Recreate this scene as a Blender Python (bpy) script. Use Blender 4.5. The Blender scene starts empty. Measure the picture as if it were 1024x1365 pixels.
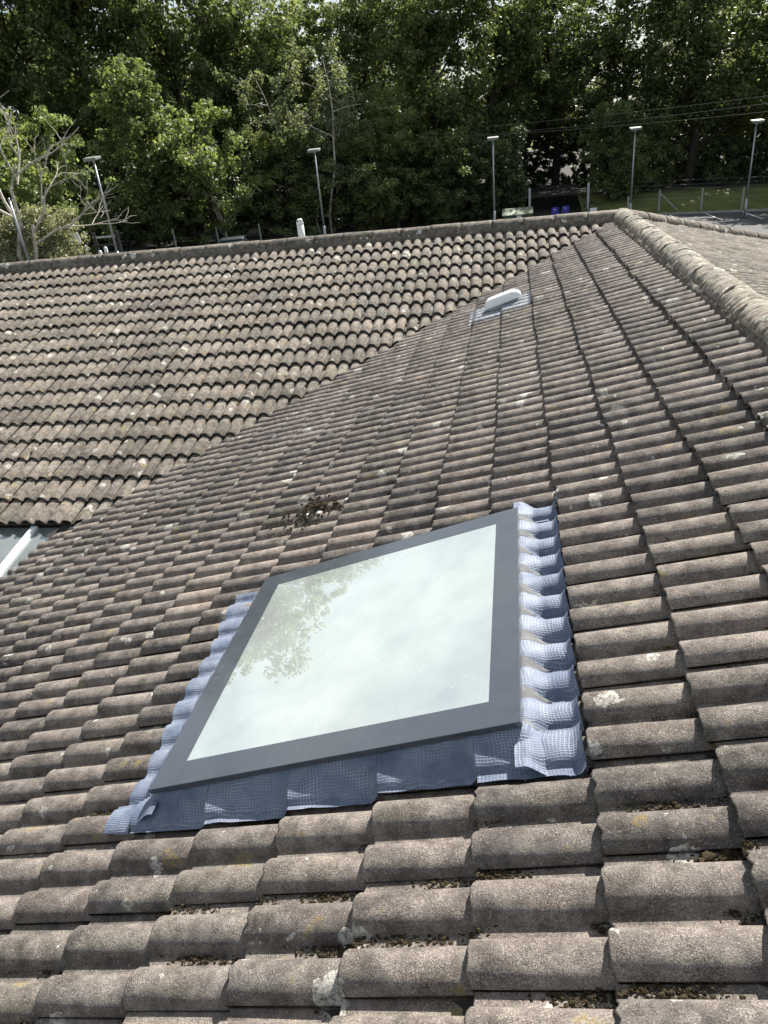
import bpy, bmesh, math, random
import numpy as np
from mathutils import Matrix, Vector, noise as mnoise

R = math.radians
random.seed(7)
rng = np.random.default_rng(11)
scene = bpy.context.scene
COL = scene.collection

# ------------------------------------------------------------------ camera
ZO = 4.2                                    # height of the course reference line above the ground datum
YAW, PITCH, ROLL = 0.210593, 0.476502, -0.108104
CAM = Vector((-0.18584, -0.95420, 1.56523 + ZO))
FPX, IW, IH = 931.17, 1024.0, 1365.0
_f = Vector((-math.sin(YAW) * math.cos(PITCH), math.cos(YAW) * math.cos(PITCH), -math.sin(PITCH)))
_r = Vector((math.cos(YAW), math.sin(YAW), 0))
_u = _r.cross(_f)
CR = math.cos(ROLL) * _r + math.sin(ROLL) * _u
CU = -math.sin(ROLL) * _r + math.cos(ROLL) * _u
CF = _f
cam_d = bpy.data.cameras.new('camera')
cam = bpy.data.objects.new('camera', cam_d)
COL.objects.link(cam)
cam_d.sensor_fit = 'VERTICAL'
cam_d.sensor_height = 24.0
cam_d.lens = FPX / IH * 24.0
cam_d.clip_start = 0.05
cam_d.clip_end = 3000
M = Matrix((CR, CU, -CF)).transposed().to_4x4()
M.translation = CAM
cam.matrix_world = M
scene.camera = cam

# ------------------------------------------------------------------ world, sun, exposure
SUN_AZ, SUN_EL = R(23), R(44)               # azimuth from +Y towards +X
world = bpy.data.worlds.new('World')
scene.world = world
world.use_nodes = True
nt = world.node_tree
nt.nodes.clear()
out = nt.nodes.new('ShaderNodeOutputWorld')
bg = nt.nodes.new('ShaderNodeBackground')
sky = nt.nodes.new('ShaderNodeTexSky')
sky.sky_type = 'NISHITA'
sky.sun_disc = False
sky.sun_elevation = SUN_EL
sky.sun_rotation = SUN_AZ
sky.dust_density = 1.5
tc = nt.nodes.new('ShaderNodeTexCoord')
mp = nt.nodes.new('ShaderNodeMapping')
mp.inputs['Scale'].default_value = (1, 1, 2.2)
cn = nt.nodes.new('ShaderNodeTexNoise')
cn.inputs['Scale'].default_value = 2.6
cn.inputs['Detail'].default_value = 7
cn.inputs['Roughness'].default_value = 0.55
cr = nt.nodes.new('ShaderNodeValToRGB')
cr.color_ramp.elements[0].position = 0.38
cr.color_ramp.elements[1].position = 0.66
mx = nt.nodes.new('ShaderNodeMix')
mx.data_type = 'RGBA'
mx.inputs[7].default_value = (8.0, 8.6, 8.7, 1)
nt.links.new(tc.outputs['Generated'], mp.inputs['Vector'])
nt.links.new(mp.outputs[0], cn.inputs['Vector'])
nt.links.new(cn.outputs['Fac'], cr.inputs[0])
nt.links.new(cr.outputs[0], mx.inputs[0])
nt.links.new(sky.outputs[0], mx.inputs[6])
nt.links.new(mx.outputs[2], bg.inputs[0])
bg.inputs[1].default_value = 0.05
nt.links.new(bg.outputs[0], out.inputs[0])

sun_d = bpy.data.lights.new('sun', 'SUN')
sun_d.energy = 5.0
sun_d.angle = R(0.53)
sun_d.color = (1.0, 0.955, 0.88)
sun = bpy.data.objects.new('sun', sun_d)
COL.objects.link(sun)
SD = Vector((math.sin(SUN_AZ) * math.cos(SUN_EL), math.cos(SUN_AZ) * math.cos(SUN_EL), math.sin(SUN_EL)))
sun.rotation_euler = SD.to_track_quat('Z', 'Y').to_euler()
sun.location = (0, 0, 40)

vs = scene.view_settings
vs.view_transform = 'Standard'
vs.look = 'None'
vs.exposure = 1.2
vs.gamma = 1
vs.use_curve_mapping = False
scene.cycles.use_denoising = True
scene.cycles.max_bounces = 8
scene.cycles.transparent_max_bounces = 12

# ------------------------------------------------------------------ helpers
WM = {}


def ray(px, py):
    return (CF * FPX + CR * (px - IW / 2) - CU * (py - IH / 2)).normalized()


def azel(px, py):
    d = ray(px, py)
    return math.atan2(d.x, d.y), math.atan2(d.z, math.hypot(d.x, d.y))


def ground_z(x):
    return ZO - 4.2 - 0.044 * max(-60, min(60, x))


def at_range(px, rr):
    """plan position at horizontal range rr in the direction of image column px (measured on the horizon row)"""
    d = ray(px, 250)
    h = math.hypot(d.x, d.y)
    return CAM.x + d.x / h * rr, CAM.y + d.y / h * rr


def place(o, mat, parent=None):
    o.matrix_world = mat
    WM[o] = mat.copy()
    if parent is not None:
        o.parent = parent
        o.matrix_parent_inverse = Matrix()
        o.matrix_basis = WM[parent].inverted() @ mat
    return o


def empty(name, loc, rz=0.0, label=None, cat=None, group=None, parent=None):
    o = bpy.data.objects.new(name, None)
    COL.objects.link(o)
    o.empty_display_size = 0.2
    place(o, Matrix.Translation(loc) @ Matrix.Rotation(rz, 4, 'Z'), parent)
    tag(o, label, cat, group)
    return o


def tag(o, label=None, cat=None, group=None, kind=None):
    if label: o['label'] = label
    if cat: o['category'] = cat
    if group: o['group'] = group
    if kind: o['kind'] = kind
    return o


def mesh_np(name, v, f, smooth=False):
    me = bpy.data.meshes.new(name)
    v = np.asarray(v, dtype=np.float32)
    if isinstance(f, np.ndarray):
        nf, k = f.shape
        me.vertices.add(len(v))
        me.vertices.foreach_set('co', v.ravel())
        me.loops.add(nf * k)
        me.loops.foreach_set('vertex_index', f.ravel().astype(np.int32))
        me.polygons.add(nf)
        me.polygons.foreach_set('loop_start', np.arange(0, nf * k, k, dtype=np.int32))
        me.polygons.foreach_set('loop_total', np.full(nf, k, dtype=np.int32))
    else:
        me.from_pydata([tuple(map(float, x)) for x in v], [], f)
    if smooth:
        me.polygons.foreach_set('use_smooth', np.ones(len(me.polygons), dtype=bool))
    me.update(calc_edges=True)
    return me


def obj(name, me, mat, parent=None, mw=None):
    o = bpy.data.objects.new(name, me)
    COL.objects.link(o)
    if mat is not None and len(me.materials) == 0:
        me.materials.append(mat)
    if mw is None:
        mw = WM[parent] if parent is not None else Matrix()
    place(o, mw, parent)
    return o


class MB:
    """collects boxes, tubes and sheets into one mesh"""
    def __init__(self):
        self.v = []
        self.f = []

    def add(self, v, f):
        n = len(self.v)
        self.v += [tuple(x) for x in v]
        self.f += [tuple(i + n for i in q) for q in f]
        return self

    def box(self, a, b, rot=None, org=None):
        x0, y0, z0 = a
        x1, y1, z1 = b
        v = [Vector(p) for p in ((x0, y0, z0), (x1, y0, z0), (x1, y1, z0), (x0, y1, z0), (x0, y0, z1), (x1, y0, z1), (x1, y1, z1), (x0, y1, z1))]
        if rot is not None:
            v = [rot @ p for p in v]
        if org is not None:
            v = [p + Vector(org) for p in v]
        return self.add(v, [(0, 3, 2, 1), (4, 5, 6, 7), (0, 1, 5, 4), (1, 2, 6, 5), (2, 3, 7, 6), (3, 0, 4, 7)])

    def tube(self, pts, rad, n=8, cap=True):
        pts = [Vector(p) for p in pts]
        if not hasattr(rad, '__len__'):
            rad = [rad] * len(pts)
        vs_, fs = [], []
        ref = Vector((0.31, 0.17, 0.93))
        for i, p in enumerate(pts):
            t = (pts[min(i + 1, len(pts) - 1)] - pts[max(i - 1, 0)]).normalized()
            a = t.cross(ref)
            if a.length < 0.05:
                a = t.cross(Vector((1, 0, 0)))
            a.normalize()
            b = t.cross(a)
            for k in range(n):
                an = 2 * math.pi * k / n
                vs_.append(p + (a * math.cos(an) + b * math.sin(an)) * rad[i])
        for i in range(len(pts) - 1):
            for k in range(n):
                k2 = (k + 1) % n
                fs.append((i * n + k, i * n + k2, (i + 1) * n + k2, (i + 1) * n + k))
        if cap:
            fs.append(tuple(reversed(range(n))))
            fs.append(tuple(range((len(pts) - 1) * n, len(pts) * n)))
        return self.add(vs_, fs)

    def mesh(self, name, smooth=False):
        me = mesh_np(name, np.array(self.v, dtype=np.float32).reshape(-1, 3), self.f, smooth)
        return me

    def build(self, name, mat, parent=None, smooth=False, bevel=0.0, mw=None):
        me = self.mesh(name, smooth)
        if bevel:
            bm = bmesh.new()
            bm.from_mesh(me)
            bmesh.ops.bevel(bm, geom=bm.edges[:], offset=bevel, segments=2, affect='EDGES', profile=0.6)
            bm.to_mesh(me)
            bm.free()
        return obj(name, me, mat, parent, mw)


# ------------------------------------------------------------------ materials
def new_mat(name):
    m = bpy.data.materials.new(name)
    m.use_nodes = True
    n = m.node_tree
    return m, n, n.nodes['Principled BSDF'], n.nodes['Material Output']


def N(n, typ, **kw):
    x = n.nodes.new(typ)
    for k, v in kw.items():
        if k.startswith('i_'):
            x.inputs[k[2:]].default_value = v
        else:
            setattr(x, k, v)
    return x


def ramp(n, src, stops):
    r = n.nodes.new('ShaderNodeValToRGB')
    e = r.color_ramp.elements
    while len(e) < len(stops):
        e.new(0.5)
    for el, (p, c) in zip(e, stops):
        el.position = p
        el.color = c if len(c) == 4 else (*c, 1)
    n.links.new(src, r.inputs[0])
    return r.outputs[0]


def mixc(n, fac, a, b, mode='MIX'):
    m = n.nodes.new('ShaderNodeMix')
    m.data_type = 'RGBA'
    m.blend_type = mode
    for sock, val in ((m.inputs[0], fac), (m.inputs[6], a), (m.inputs[7], b)):
        if hasattr(val, 'is_output'):
            n.links.new(val, sock)
        elif isinstance(val, (int, float)):
            sock.default_value = val
        else:
            sock.default_value = (*val, 1)
    return m.outputs[2]


def mth(n, op, a, b=0.0, c=None):
    m = n.nodes.new('ShaderNodeMath')
    m.operation = op
    for i, val in enumerate((a, b) if c is None else (a, b, c)):
        if hasattr(val, 'is_output'):
            n.links.new(val, m.inputs[i])
        else:
            m.inputs[i].default_value = val
    return m.outputs[0]


def noise(n, vec, scale, detail=3.0, rough=0.5, dist=0.0):
    x = n.nodes.new('ShaderNodeTexNoise')
    x.inputs['Scale'].default_value = scale
    x.inputs['Detail'].default_value = detail
    x.inputs['Roughness'].default_value = rough
    x.inputs['Distortion'].default_value = dist
    n.links.new(vec, x.inputs['Vector'])
    return x.outputs['Fac']


def voronoi(n, vec, scale, rnd=1.0):
    x = n.nodes.new('ShaderNodeTexVoronoi')
    x.inputs['Scale'].default_value = scale
    x.inputs['Randomness'].default_value = rnd
    n.links.new(vec, x.inputs['Vector'])
    return x.outputs['Distance'], x.outputs['Color']


def bump(n, bsdf, height, strength=0.5, dist=0.01):
    b = n.nodes.new('ShaderNodeBump')
    b.inputs['Strength'].default_value = strength
    b.inputs['Distance'].default_value = dist
    n.links.new(height, b.inputs['Height'])
    n.links.new(b.outputs[0], bsdf.inputs['Normal'])


BLK, WHT = (0, 0, 0), (1, 1, 1)


def tile_material(name, dark, mid, light, lichen=1.0, moss=1.0, grain=1.0, tint=(1, 1, 1)):
    m, n, b, o = new_mat(name)
    geo = N(n, 'ShaderNodeNewGeometry')
    oi = N(n, 'ShaderNodeObjectInfo')
    pos = geo.outputs['Position']
    rnd = mth(n, 'FRACT', mth(n, 'ADD', mth(n, 'MULTIPLY', geo.outputs['Random Per Island'], 3.7), oi.outputs['Random']))
    n1 = noise(n, pos, 1.1, 4, 0.6)
    n2 = noise(n, pos, 17, 6, 0.68)
    n3 = noise(n, pos, 5.0, 4, 0.6)
    t = mth(n, 'ADD', mth(n, 'MULTIPLY', n2, 0.72), mth(n, 'ADD', mth(n, 'MULTIPLY', n1, 0.22), mth(n, 'MULTIPLY', rnd, 0.10)))
    col = ramp(n, t, [(0.36, dark), (0.50, mid), (0.66, light)])
    # warm or purple drift from tile to tile
    col = mixc(n, mth(n, 'MULTIPLY', rnd, 0.35), col, mixc(n, 1.0, col, (1.10, 0.98, 0.92), 'MULTIPLY'))
    # green algae film
    ga = ramp(n, noise(n, pos, 2.3, 5, 0.65), [(0.52, BLK), (0.72, WHT)])
    col = mixc(n, mth(n, 'MULTIPLY', ga, 0.17 * moss), col, (0.115, 0.115, 0.055))
    # dark blotches
    db = ramp(n, noise(n, pos, 34, 3, 0.6), [(0.60, BLK), (0.69, WHT)])
    col = mixc(n, mth(n, 'MULTIPLY', db, 0.55), col, (0.045, 0.042, 0.040))
    # sand grains: salt and pepper of mixed sizes
    g1 = noise(n, pos, 300, 3, 0.75)
    gamp = mth(n, 'MULTIPLY', ramp(n, noise(n, pos, 11, 3, 0.6), [(0.32, (0.35, 0.35, 0.35)), (0.66, WHT)]), 0.90 * grain)
    col = mixc(n, gamp, col, mixc(n, 1.0, col, ramp(n, g1, [(0.36, (0.22, 0.21, 0.21)), (0.50, (0.95, 0.95, 0.95)), (0.63, (2.3, 2.22, 2.08))]), 'MULTIPLY'))
    gd, gc = voronoi(n, pos, 175)
    gsel = N(n, 'ShaderNodeSeparateColor')
    n.links.new(gc, gsel.inputs[0])
    gm = mth(n, 'MULTIPLY', mth(n, 'LESS_THAN', gd, mth(n, 'MULTIPLY', gsel.outputs[2], 0.5)), mth(n, 'GREATER_THAN', gsel.outputs[0], 0.70))
    col = mixc(n, mth(n, 'MULTIPLY', gm, 0.45 * grain), col, (0.50, 0.45, 0.39))
    # soot and damp patches a hand wide
    sp_ = ramp(n, noise(n, pos, 7.5, 4, 0.65, 0.4), [(0.50, BLK), (0.66, WHT)])
    col = mixc(n, mth(n, 'MULTIPLY', sp_, 0.50), col, mixc(n, 1.0, col, (0.45, 0.44, 0.45), 'MULTIPLY'))
    # pale lichen rosettes and droppings
    wob = N(n, 'ShaderNodeMix', data_type='VECTOR')
    wob.inputs[0].default_value = 0.085
    nz = N(n, 'ShaderNodeTexNoise', i_Scale=16.0, i_Detail=4.0)
    n.links.new(pos, nz.inputs['Vector'])
    n.links.new(pos, wob.inputs[4])
    n.links.new(nz.outputs['Color'], wob.inputs[5])
    ld, lc = voronoi(n, wob.outputs[1], 6.6)
    ls = N(n, 'ShaderNodeSeparateColor')
    n.links.new(lc, ls.inputs[0])
    size = mth(n, 'MULTIPLY', mth(n, 'POWER', ls.outputs[1], 1.7), 0.33)
    lm = mth(n, 'MULTIPLY', mth(n, 'LESS_THAN', ld, size), mth(n, 'GREATER_THAN', ls.outputs[0], 0.30))
    lm = mth(n, 'MULTIPLY', lm, ramp(n, noise(n, pos, 75, 4, 0.7), [(0.36, BLK), (0.60, WHT)]))
    col = mixc(n, mth(n, 'MULTIPLY', lm, 0.72 * lichen), col, (0.62, 0.60, 0.54))
    ld2, lc2 = voronoi(n, wob.outputs[1], 19)
    ls2 = N(n, 'ShaderNodeSeparateColor')
    n.links.new(lc2, ls2.inputs[0])
    lm2 = mth(n, 'MULTIPLY', mth(n, 'LESS_THAN', ld2, mth(n, 'MULTIPLY', ls2.outputs[2], 0.22)), mth(n, 'GREATER_THAN', ls2.outputs[0], 0.88))
    lm2 = mth(n, 'MULTIPLY', lm2, ramp(n, noise(n, pos, 130, 3, 0.7), [(0.38, BLK), (0.56, WHT)]))
    col = mixc(n, mth(n, 'MULTIPLY', lm2, 0.7 * lichen), col, (0.62, 0.60, 0.55))
    # ochre lichen
    yo = mth(n, 'MULTIPLY', ramp(n, noise(n, pos, 8.5, 2, 0.5), [(0.665, BLK), (0.70, WHT)]), ramp(n, noise(n, pos, 70, 3, 0.6), [(0.42, BLK), (0.55, WHT)]))
    col = mixc(n, mth(n, 'MULTIPLY', yo, 0.5 * moss), col, (0.26, 0.19, 0.05))
    n.links.new(col, b.inputs['Base Color'])
    b.inputs['Roughness'].default_value = 0.88
    b.inputs['Specular IOR Level'].default_value = 0.25
    h = mth(n, 'ADD', mth(n, 'MULTIPLY', g1, 0.5), mth(n, 'MULTIPLY', n2, 1.0))
    h = mth(n, 'ADD', h, mth(n, 'MULTIPLY', gm, 0.12))
    bump(n, b, h, 1.0, 0.009)
    return m


MT = {}
MT['tile'] = tile_material('weathered_tile', (0.066, 0.058, 0.053), (0.149, 0.132, 0.122), (0.270, 0.246, 0.226), 1.15, 1.2)
MT['tile_far'] = tile_material('weathered_tile_pale', (0.070, 0.062, 0.055), (0.150, 0.135, 0.118), (0.268, 0.247, 0.217), 1.2, 1.5)
MT['tile_clean'] = tile_material('cleaner_tile', (0.13, 0.108, 0.094), (0.235, 0.202, 0.178), (0.34, 0.298, 0.265), 0.4, 0.3, 0.7)
MT['ridge'] = tile_material('ridge_tile_concrete', (0.055, 0.050, 0.043), (0.125, 0.113, 0.097), (0.28, 0.26, 0.225), 2.0, 0.8, 1.0)
MT['ridge_pale'] = tile_material('ridge_tile_pale', (0.12, 0.110, 0.095), (0.235, 0.217, 0.187), (0.36, 0.337, 0.293), 1.2, 0.4, 0.8)
MT['mortar'] = tile_material('mortar', (0.050, 0.045, 0.039), (0.105, 0.094, 0.080), (0.20, 0.182, 0.155), 0.6, 1.2, 0.6)


def simple(name, col, rough=0.6, metal=0.0, var=0.25, nscale=6.0, bmp=0.0, bscale=60.0, spec=0.5):
    m, n, b, o = new_mat(name)
    geo = N(n, 'ShaderNodeNewGeometry')
    f = noise(n, geo.outputs['Position'], nscale, 5, 0.6)
    lo = tuple(c * (1 - var) for c in col)
    hi = tuple(min(1, c * (1 + var)) for c in col)
    n.links.new(ramp(n, f, [(0.3, lo), (0.7, hi)]), b.inputs['Base Color'])
    b.inputs['Roughness'].default_value = rough
    b.inputs['Metallic'].default_value = metal
    b.inputs['Specular IOR Level'].default_value = spec
    if bmp:
        bump(n, b, noise(n, geo.outputs['Position'], bscale, 4, 0.6), bmp, 0.01)
    return m


MT['felt'] = simple('roofing_felt', (0.03, 0.028, 0.026), 0.95)
MT['white_plastic'] = simple('white_plastic', (0.78, 0.79, 0.79), 0.35, var=0.06)
MT['white_wall'] = simple('white_plaster', (0.86, 0.89, 0.87), 0.8, var=0.02)
MT['floor'] = simple('pale_floor', (0.74, 0.74, 0.71), 0.5, var=0.1)
MT['render'] = simple('buff_wall', (0.36, 0.26, 0.19), 0.9, var=0.2, bmp=0.3)
MT['fascia'] = simple('white_fascia', (0.74, 0.75, 0.75), 0.4, var=0.05)
MT['galv'] = simple('galvanised_steel', (0.36, 0.38, 0.40), 0.45, 0.6, var=0.15)
MT['lamp_head'] = simple('lamp_head_grey', (0.22, 0.225, 0.215), 0.6, 0.2, var=0.1)
MT['concrete'] = simple('concrete_post', (0.30, 0.29, 0.27), 0.9, var=0.25, nscale=12)
MT['black_steel'] = simple('black_painted_steel', (0.014, 0.014, 0.016), 0.45, var=0.2)
MT['cable'] = simple('grey_cable', (0.10, 0.10, 0.10), 0.6, var=0.1)
MT['cabinet'] = simple('green_cabinet', (0.055, 0.085, 0.050), 0.6, var=0.2)
MT['cabinet_roof'] = simple('cabinet_lid', (0.17, 0.20, 0.13), 0.7, var=0.2)
MT['white_paint'] = simple('white_paint', (0.78, 0.78, 0.76), 0.6, var=0.1, nscale=20)
MT['blue_sign'] = simple('blue_sign', (0.045, 0.040, 0.36), 0.4, var=0.05)
MT['car_paint'] = simple('grey_car_paint', (0.075, 0.085, 0.095), 0.25, 0.4, var=0.05)
MT['car_glass'] = simple('car_glass', (0.02, 0.025, 0.028), 0.06, 0.0, var=0.05)
MT['rubber'] = simple('tyre_rubber', (0.02, 0.02, 0.02), 0.85, var=0.2)
MT['asphalt'] = simple('asphalt', (0.062, 0.062, 0.064), 0.9, var=0.3, nscale=2.5, bmp=0.3)
MT['paving'] = simple('concrete_paving', (0.22, 0.21, 0.19), 0.9, var=0.2)
MT['bark_dark'] = simple('dark_bark', (0.040, 0.033, 0.026), 0.95, var=0.4, nscale=5, bmp=0.6, bscale=20)
MT['bark_pale'] = simple('pale_bark', (0.42, 0.385, 0.33), 0.9, var=0.35, nscale=5, bmp=0.4, bscale=20)
MT['moss_dry'] = simple('dry_moss', (0.060, 0.047, 0.028), 1.0, var=0.6, nscale=60, bmp=1.0, bscale=220, spec=0.1)
MT['moss_green'] = simple('olive_moss', (0.115, 0.105, 0.028), 1.0, var=0.5, nscale=60, bmp=1.0, bscale=220, spec=0.1)
MT['twig'] = simple('dry_twig', (0.10, 0.065, 0.040), 0.9, var=0.4, nscale=40)
MT['mortar_chip'] = simple('pale_mortar_chip', (0.62, 0.60, 0.56), 0.9, var=0.15, nscale=60)


def flashing_material():
    """lead-replacement flashing: a soft grey-blue sheet with an expanded metal mesh pressed into it"""
    m, n, b, o = new_mat('mesh_flashing')
    tcn = N(n, 'ShaderNodeTexCoord')
    sep = N(n, 'ShaderNodeSeparateXYZ')
    wv = N(n, 'ShaderNodeMix', data_type='VECTOR')
    wv.inputs[0].default_value = 0.035
    wn = N(n, 'ShaderNodeTexNoise', i_Scale=9.0, i_Detail=2.0)
    n.links.new(tcn.outputs['UV'], wn.inputs['Vector'])
    n.links.new(tcn.outputs['UV'], wv.inputs[4])
    n.links.new(wn.outputs['Color'], wv.inputs[5])
    n.links.new(wv.outputs[1], sep.inputs[0])
    def tri(src, k):
        return mth(n, 'ABSOLUTE', mth(n, 'SUBTRACT', mth(n, 'FRACT', mth(n, 'MULTIPLY', src, k)), 0.5))
    geo = N(n, 'ShaderNodeNewGeometry')
    gx = tri(sep.outputs[0], 1 / 0.0105)
    gy = tri(sep.outputs[1], 1 / 0.0075)
    line = mth(n, 'MAXIMUM', ramp(n, gx, [(0.30, BLK), (0.42, WHT)]), ramp(n, gy, [(0.26, BLK), (0.40, WHT)]))
    f = noise(n, geo.outputs['Position'], 14, 5, 0.6)
    wear = ramp(n, noise(n, geo.outputs['Position'], 9, 4, 0.6), [(0.40, BLK), (0.62, WHT)])
    base = ramp(n, f, [(0.3, (0.078, 0.104, 0.165)), (0.7, (0.140, 0.172, 0.240))])
    col = mixc(n, mth(n, 'MULTIPLY', mth(n, 'MULTIPLY', line, wear), 0.40), base, (0.46, 0.49, 0.54))
    n.links.new(col, b.inputs['Base Color'])
    b.inputs['Roughness'].default_value = 0.62
    b.inputs['Metallic'].default_value = 0.1
    h = mth(n, 'ADD', mth(n, 'MULTIPLY', line, 1.0), mth(n, 'MULTIPLY', noise(n, geo.outputs['Position'], 45, 4, 0.6), 1.4))
    bump(n, b, h, 0.6, 0.0022)
    return m


MT['flashing'] = flashing_material()
MT['sealant'] = simple('smeared_sealant', (0.12, 0.125, 0.13), 0.85, var=0.4, nscale=18, bmp=0.4, bscale=40)


def border_material():
    m, n, b, o = new_mat('dark_glass_border')
    geo = N(n, 'ShaderNodeNewGeometry')
    f = noise(n, geo.outputs['Position'], 11, 6, 0.7)
    sc = ramp(n, noise(n, geo.outputs['Position'], 38, 5, 0.7), [(0.56, BLK), (0.70, WHT)])
    dust = mth(n, 'MULTIPLY', sc, ramp(n, noise(n, geo.outputs['Position'], 4.5, 3, 0.6), [(0.52, BLK), (0.66, WHT)]))
    col = mixc(n, mth(n, 'MULTIPLY', dust, 0.30), ramp(n, f, [(0.3, (0.050, 0.058, 0.072)), (0.7, (0.062, 0.070, 0.084))]), (0.20, 0.20, 0.20))
    n.links.new(col, b.inputs['Base Color'])
    n.links.new(ramp(n, f, [(0.3, (0.06, 0.06, 0.06)), (0.75, (0.16, 0.16, 0.16))]), b.inputs['Roughness'])
    b.inputs['IOR'].default_value = 1.75
    return m


MT['border'] = border_material()


def glazing(name, tint, boost, base, dust_haze=0.06):
    """coated architectural glass: tinted see-through plus a fresnel mirror, with dust and a milky haze mixed in to brighten the pane"""
    m = bpy.data.materials.new(name)
    m.use_nodes = True
    n = m.node_tree
    n.nodes.clear()
    o = N(n, 'ShaderNodeOutputMaterial')
    tr = N(n, 'ShaderNodeBsdfTransparent')
    tr.inputs[0].default_value = (*tint, 1)
    gl = N(n, 'ShaderNodeBsdfGlossy')
    gl.inputs['Roughness'].default_value = 0.012
    gl.inputs['Color'].default_value = (0.93, 1.0, 0.97, 1)
    fr = N(n, 'ShaderNodeFresnel')
    fr.inputs[0].default_value = 1.52
    fac = mth(n, 'MINIMUM', mth(n, 'ADD', mth(n, 'MULTIPLY', fr.outputs[0], boost), base), 1.0)
    mixs = N(n, 'ShaderNodeMixShader')
    n.links.new(fac, mixs.inputs[0])
    n.links.new(tr.outputs[0], mixs.inputs[1])
    n.links.new(gl.outputs[0], mixs.inputs[2])
    df = N(n, 'ShaderNodeBsdfDiffuse')
    df.inputs[0].default_value = (0.77, 0.84, 0.82, 1)
    geo = N(n, 'ShaderNodeNewGeometry')
    film = ramp(n, noise(n, geo.outputs['Position'], 3.2, 5, 0.6), [(0.35, BLK), (0.75, WHT)])
    spots = ramp(n, noise(n, geo.outputs['Position'], 95, 3, 0.6), [(0.62, BLK), (0.68, WHT)])
    sp = mth(n, 'MULTIPLY', spots, ramp(n, noise(n, geo.outputs['Position'], 6, 2, 0.5), [(0.55, BLK), (0.62, WHT)]))
    dfac = mth(n, 'ADD', mth(n, 'ADD', mth(n, 'MULTIPLY', film, dust_haze * 0.5), dust_haze), mth(n, 'MULTIPLY', sp, 0.10))  # even milky haze stands in for brightness behind the glass; spots are dried dust
    m2 = N(n, 'ShaderNodeMixShader')
    n.links.new(dfac, m2.inputs[0])
    n.links.new(mixs.outputs[0], m2.inputs[1])
    n.links.new(df.outputs[0], m2.inputs[2])
    n.links.new(m2.outputs[0], o.inputs[0])
    return m


MT['glass'] = glazing('coated_roof_glass', (0.88, 0.96, 0.92), 2.1, 0.36, 0.22)
MT['lean_glass'] = glazing('grey_roof_glass', (0.45, 0.50, 0.53), 1.6, 0.12, 0.12)


def leaf_material(name, c_dark, c_mid, c_light, trans=0.35):
    m = bpy.data.materials.new(name)
    m.use_nodes = True
    n = m.node_tree
    n.nodes.clear()
    o = N(n, 'ShaderNodeOutputMaterial')
    geo = N(n, 'ShaderNodeNewGeometry')
    oi = N(n, 'ShaderNodeObjectInfo')
    f = mth(n, 'ADD', mth(n, 'MULTIPLY', geo.outputs['Random Per Island'], 0.55), mth(n, 'MULTIPLY', noise(n, geo.outputs['Position'], 0.35, 3, 0.5), 0.6))
    f = mth(n, 'ADD', f, mth(n, 'MULTIPLY', mth(n, 'SUBTRACT', oi.outputs['Random'], 0.5), 0.25))
    col = ramp(n, f, [(0.20, c_dark), (0.55, c_mid), (0.92, c_light)])
    hs = N(n, 'ShaderNodeHueSaturation')
    hs.inputs['Saturation'].default_value = 0.82
    n.links.new(col, hs.inputs['Color'])
    col = hs.outputs[0]
    pb = N(n, 'ShaderNodeBsdfPrincipled')
    n.links.new(col, pb.inputs['Base Color'])
    pb.inputs['Roughness'].default_value = 0.5
    pb.inputs['Specular IOR Level'].default_value = 0.3
    tb = N(n, 'ShaderNodeBsdfTranslucent')
    n.links.new(mixc(n, 1.0, col, (1.36, 1.34, 0.80), 'MULTIPLY'), tb.inputs[0])
    ms = N(n, 'ShaderNodeMixShader')
    ms.inputs[0].default_value = trans
    n.links.new(pb.outputs[0], ms.inputs[1])
    n.links.new(tb.outputs[0], ms.inputs[2])
    n.links.new(ms.outputs[0], o.inputs[0])
    return m


MT['leaf_wood'] = leaf_material('woodland_leaf', (0.052, 0.083, 0.023), (0.104, 0.150, 0.039), (0.195, 0.234, 0.068), 0.50)
MT['leaf_bright'] = leaf_material('bright_leaf', (0.084, 0.126, 0.034), (0.150, 0.210, 0.055), (0.252, 0.312, 0.096), 0.52)
MT['leaf_grey'] = leaf_material('grey_green_leaf', (0.088, 0.115, 0.056), (0.144, 0.181, 0.090), (0.250, 0.288, 0.156), 0.46)
MT['leaf_hedge'] = leaf_material('hedge_leaf', (0.16, 0.180, 0.105), (0.26, 0.275, 0.165), (0.40, 0.41, 0.27), 0.45)
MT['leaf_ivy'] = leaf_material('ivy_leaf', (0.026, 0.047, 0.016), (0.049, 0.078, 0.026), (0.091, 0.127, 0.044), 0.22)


def grass_material():
    m, n, b, o = new_mat('rough_grass')
    geo = N(n, 'ShaderNodeNewGeometry')
    f = mth(n, 'ADD', mth(n, 'MULTIPLY', noise(n, geo.outputs['Position'], 0.6, 4, 0.6), 0.6), mth(n, 'MULTIPLY', noise(n, geo.outputs['Position'], 14, 4, 0.7), 0.4))
    n.links.new(ramp(n, f, [(0.3, (0.055, 0.070, 0.018)), (0.55, (0.13, 0.145, 0.035)), (0.75, (0.20, 0.185, 0.065))]), b.inputs['Base Color'])
    b.inputs['Roughness'].default_value = 0.95
    bump(n, b, noise(n, geo.outputs['Position'], 20, 4, 0.7), 0.8, 0.05)
    return m


MT['grass'] = grass_material()

# ------------------------------------------------------------------ ground
def sheet(name, xs, ys, dz, mat, zf=None):
    v = []
    for y in ys:
        for x in xs:
            v.append((x, y, (ground_z(x) if zf is None else zf(x, y)) + dz))
    nx = len(xs)
    f = [(j * nx + i, j * nx + i + 1, (j + 1) * nx + i + 1, (j + 1) * nx + i) for j in range(len(ys) - 1) for i in range(nx - 1)]
    o = obj(name, mesh_np(name, np.array(v), f), mat)
    o['kind'] = 'structure'
    return o


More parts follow.
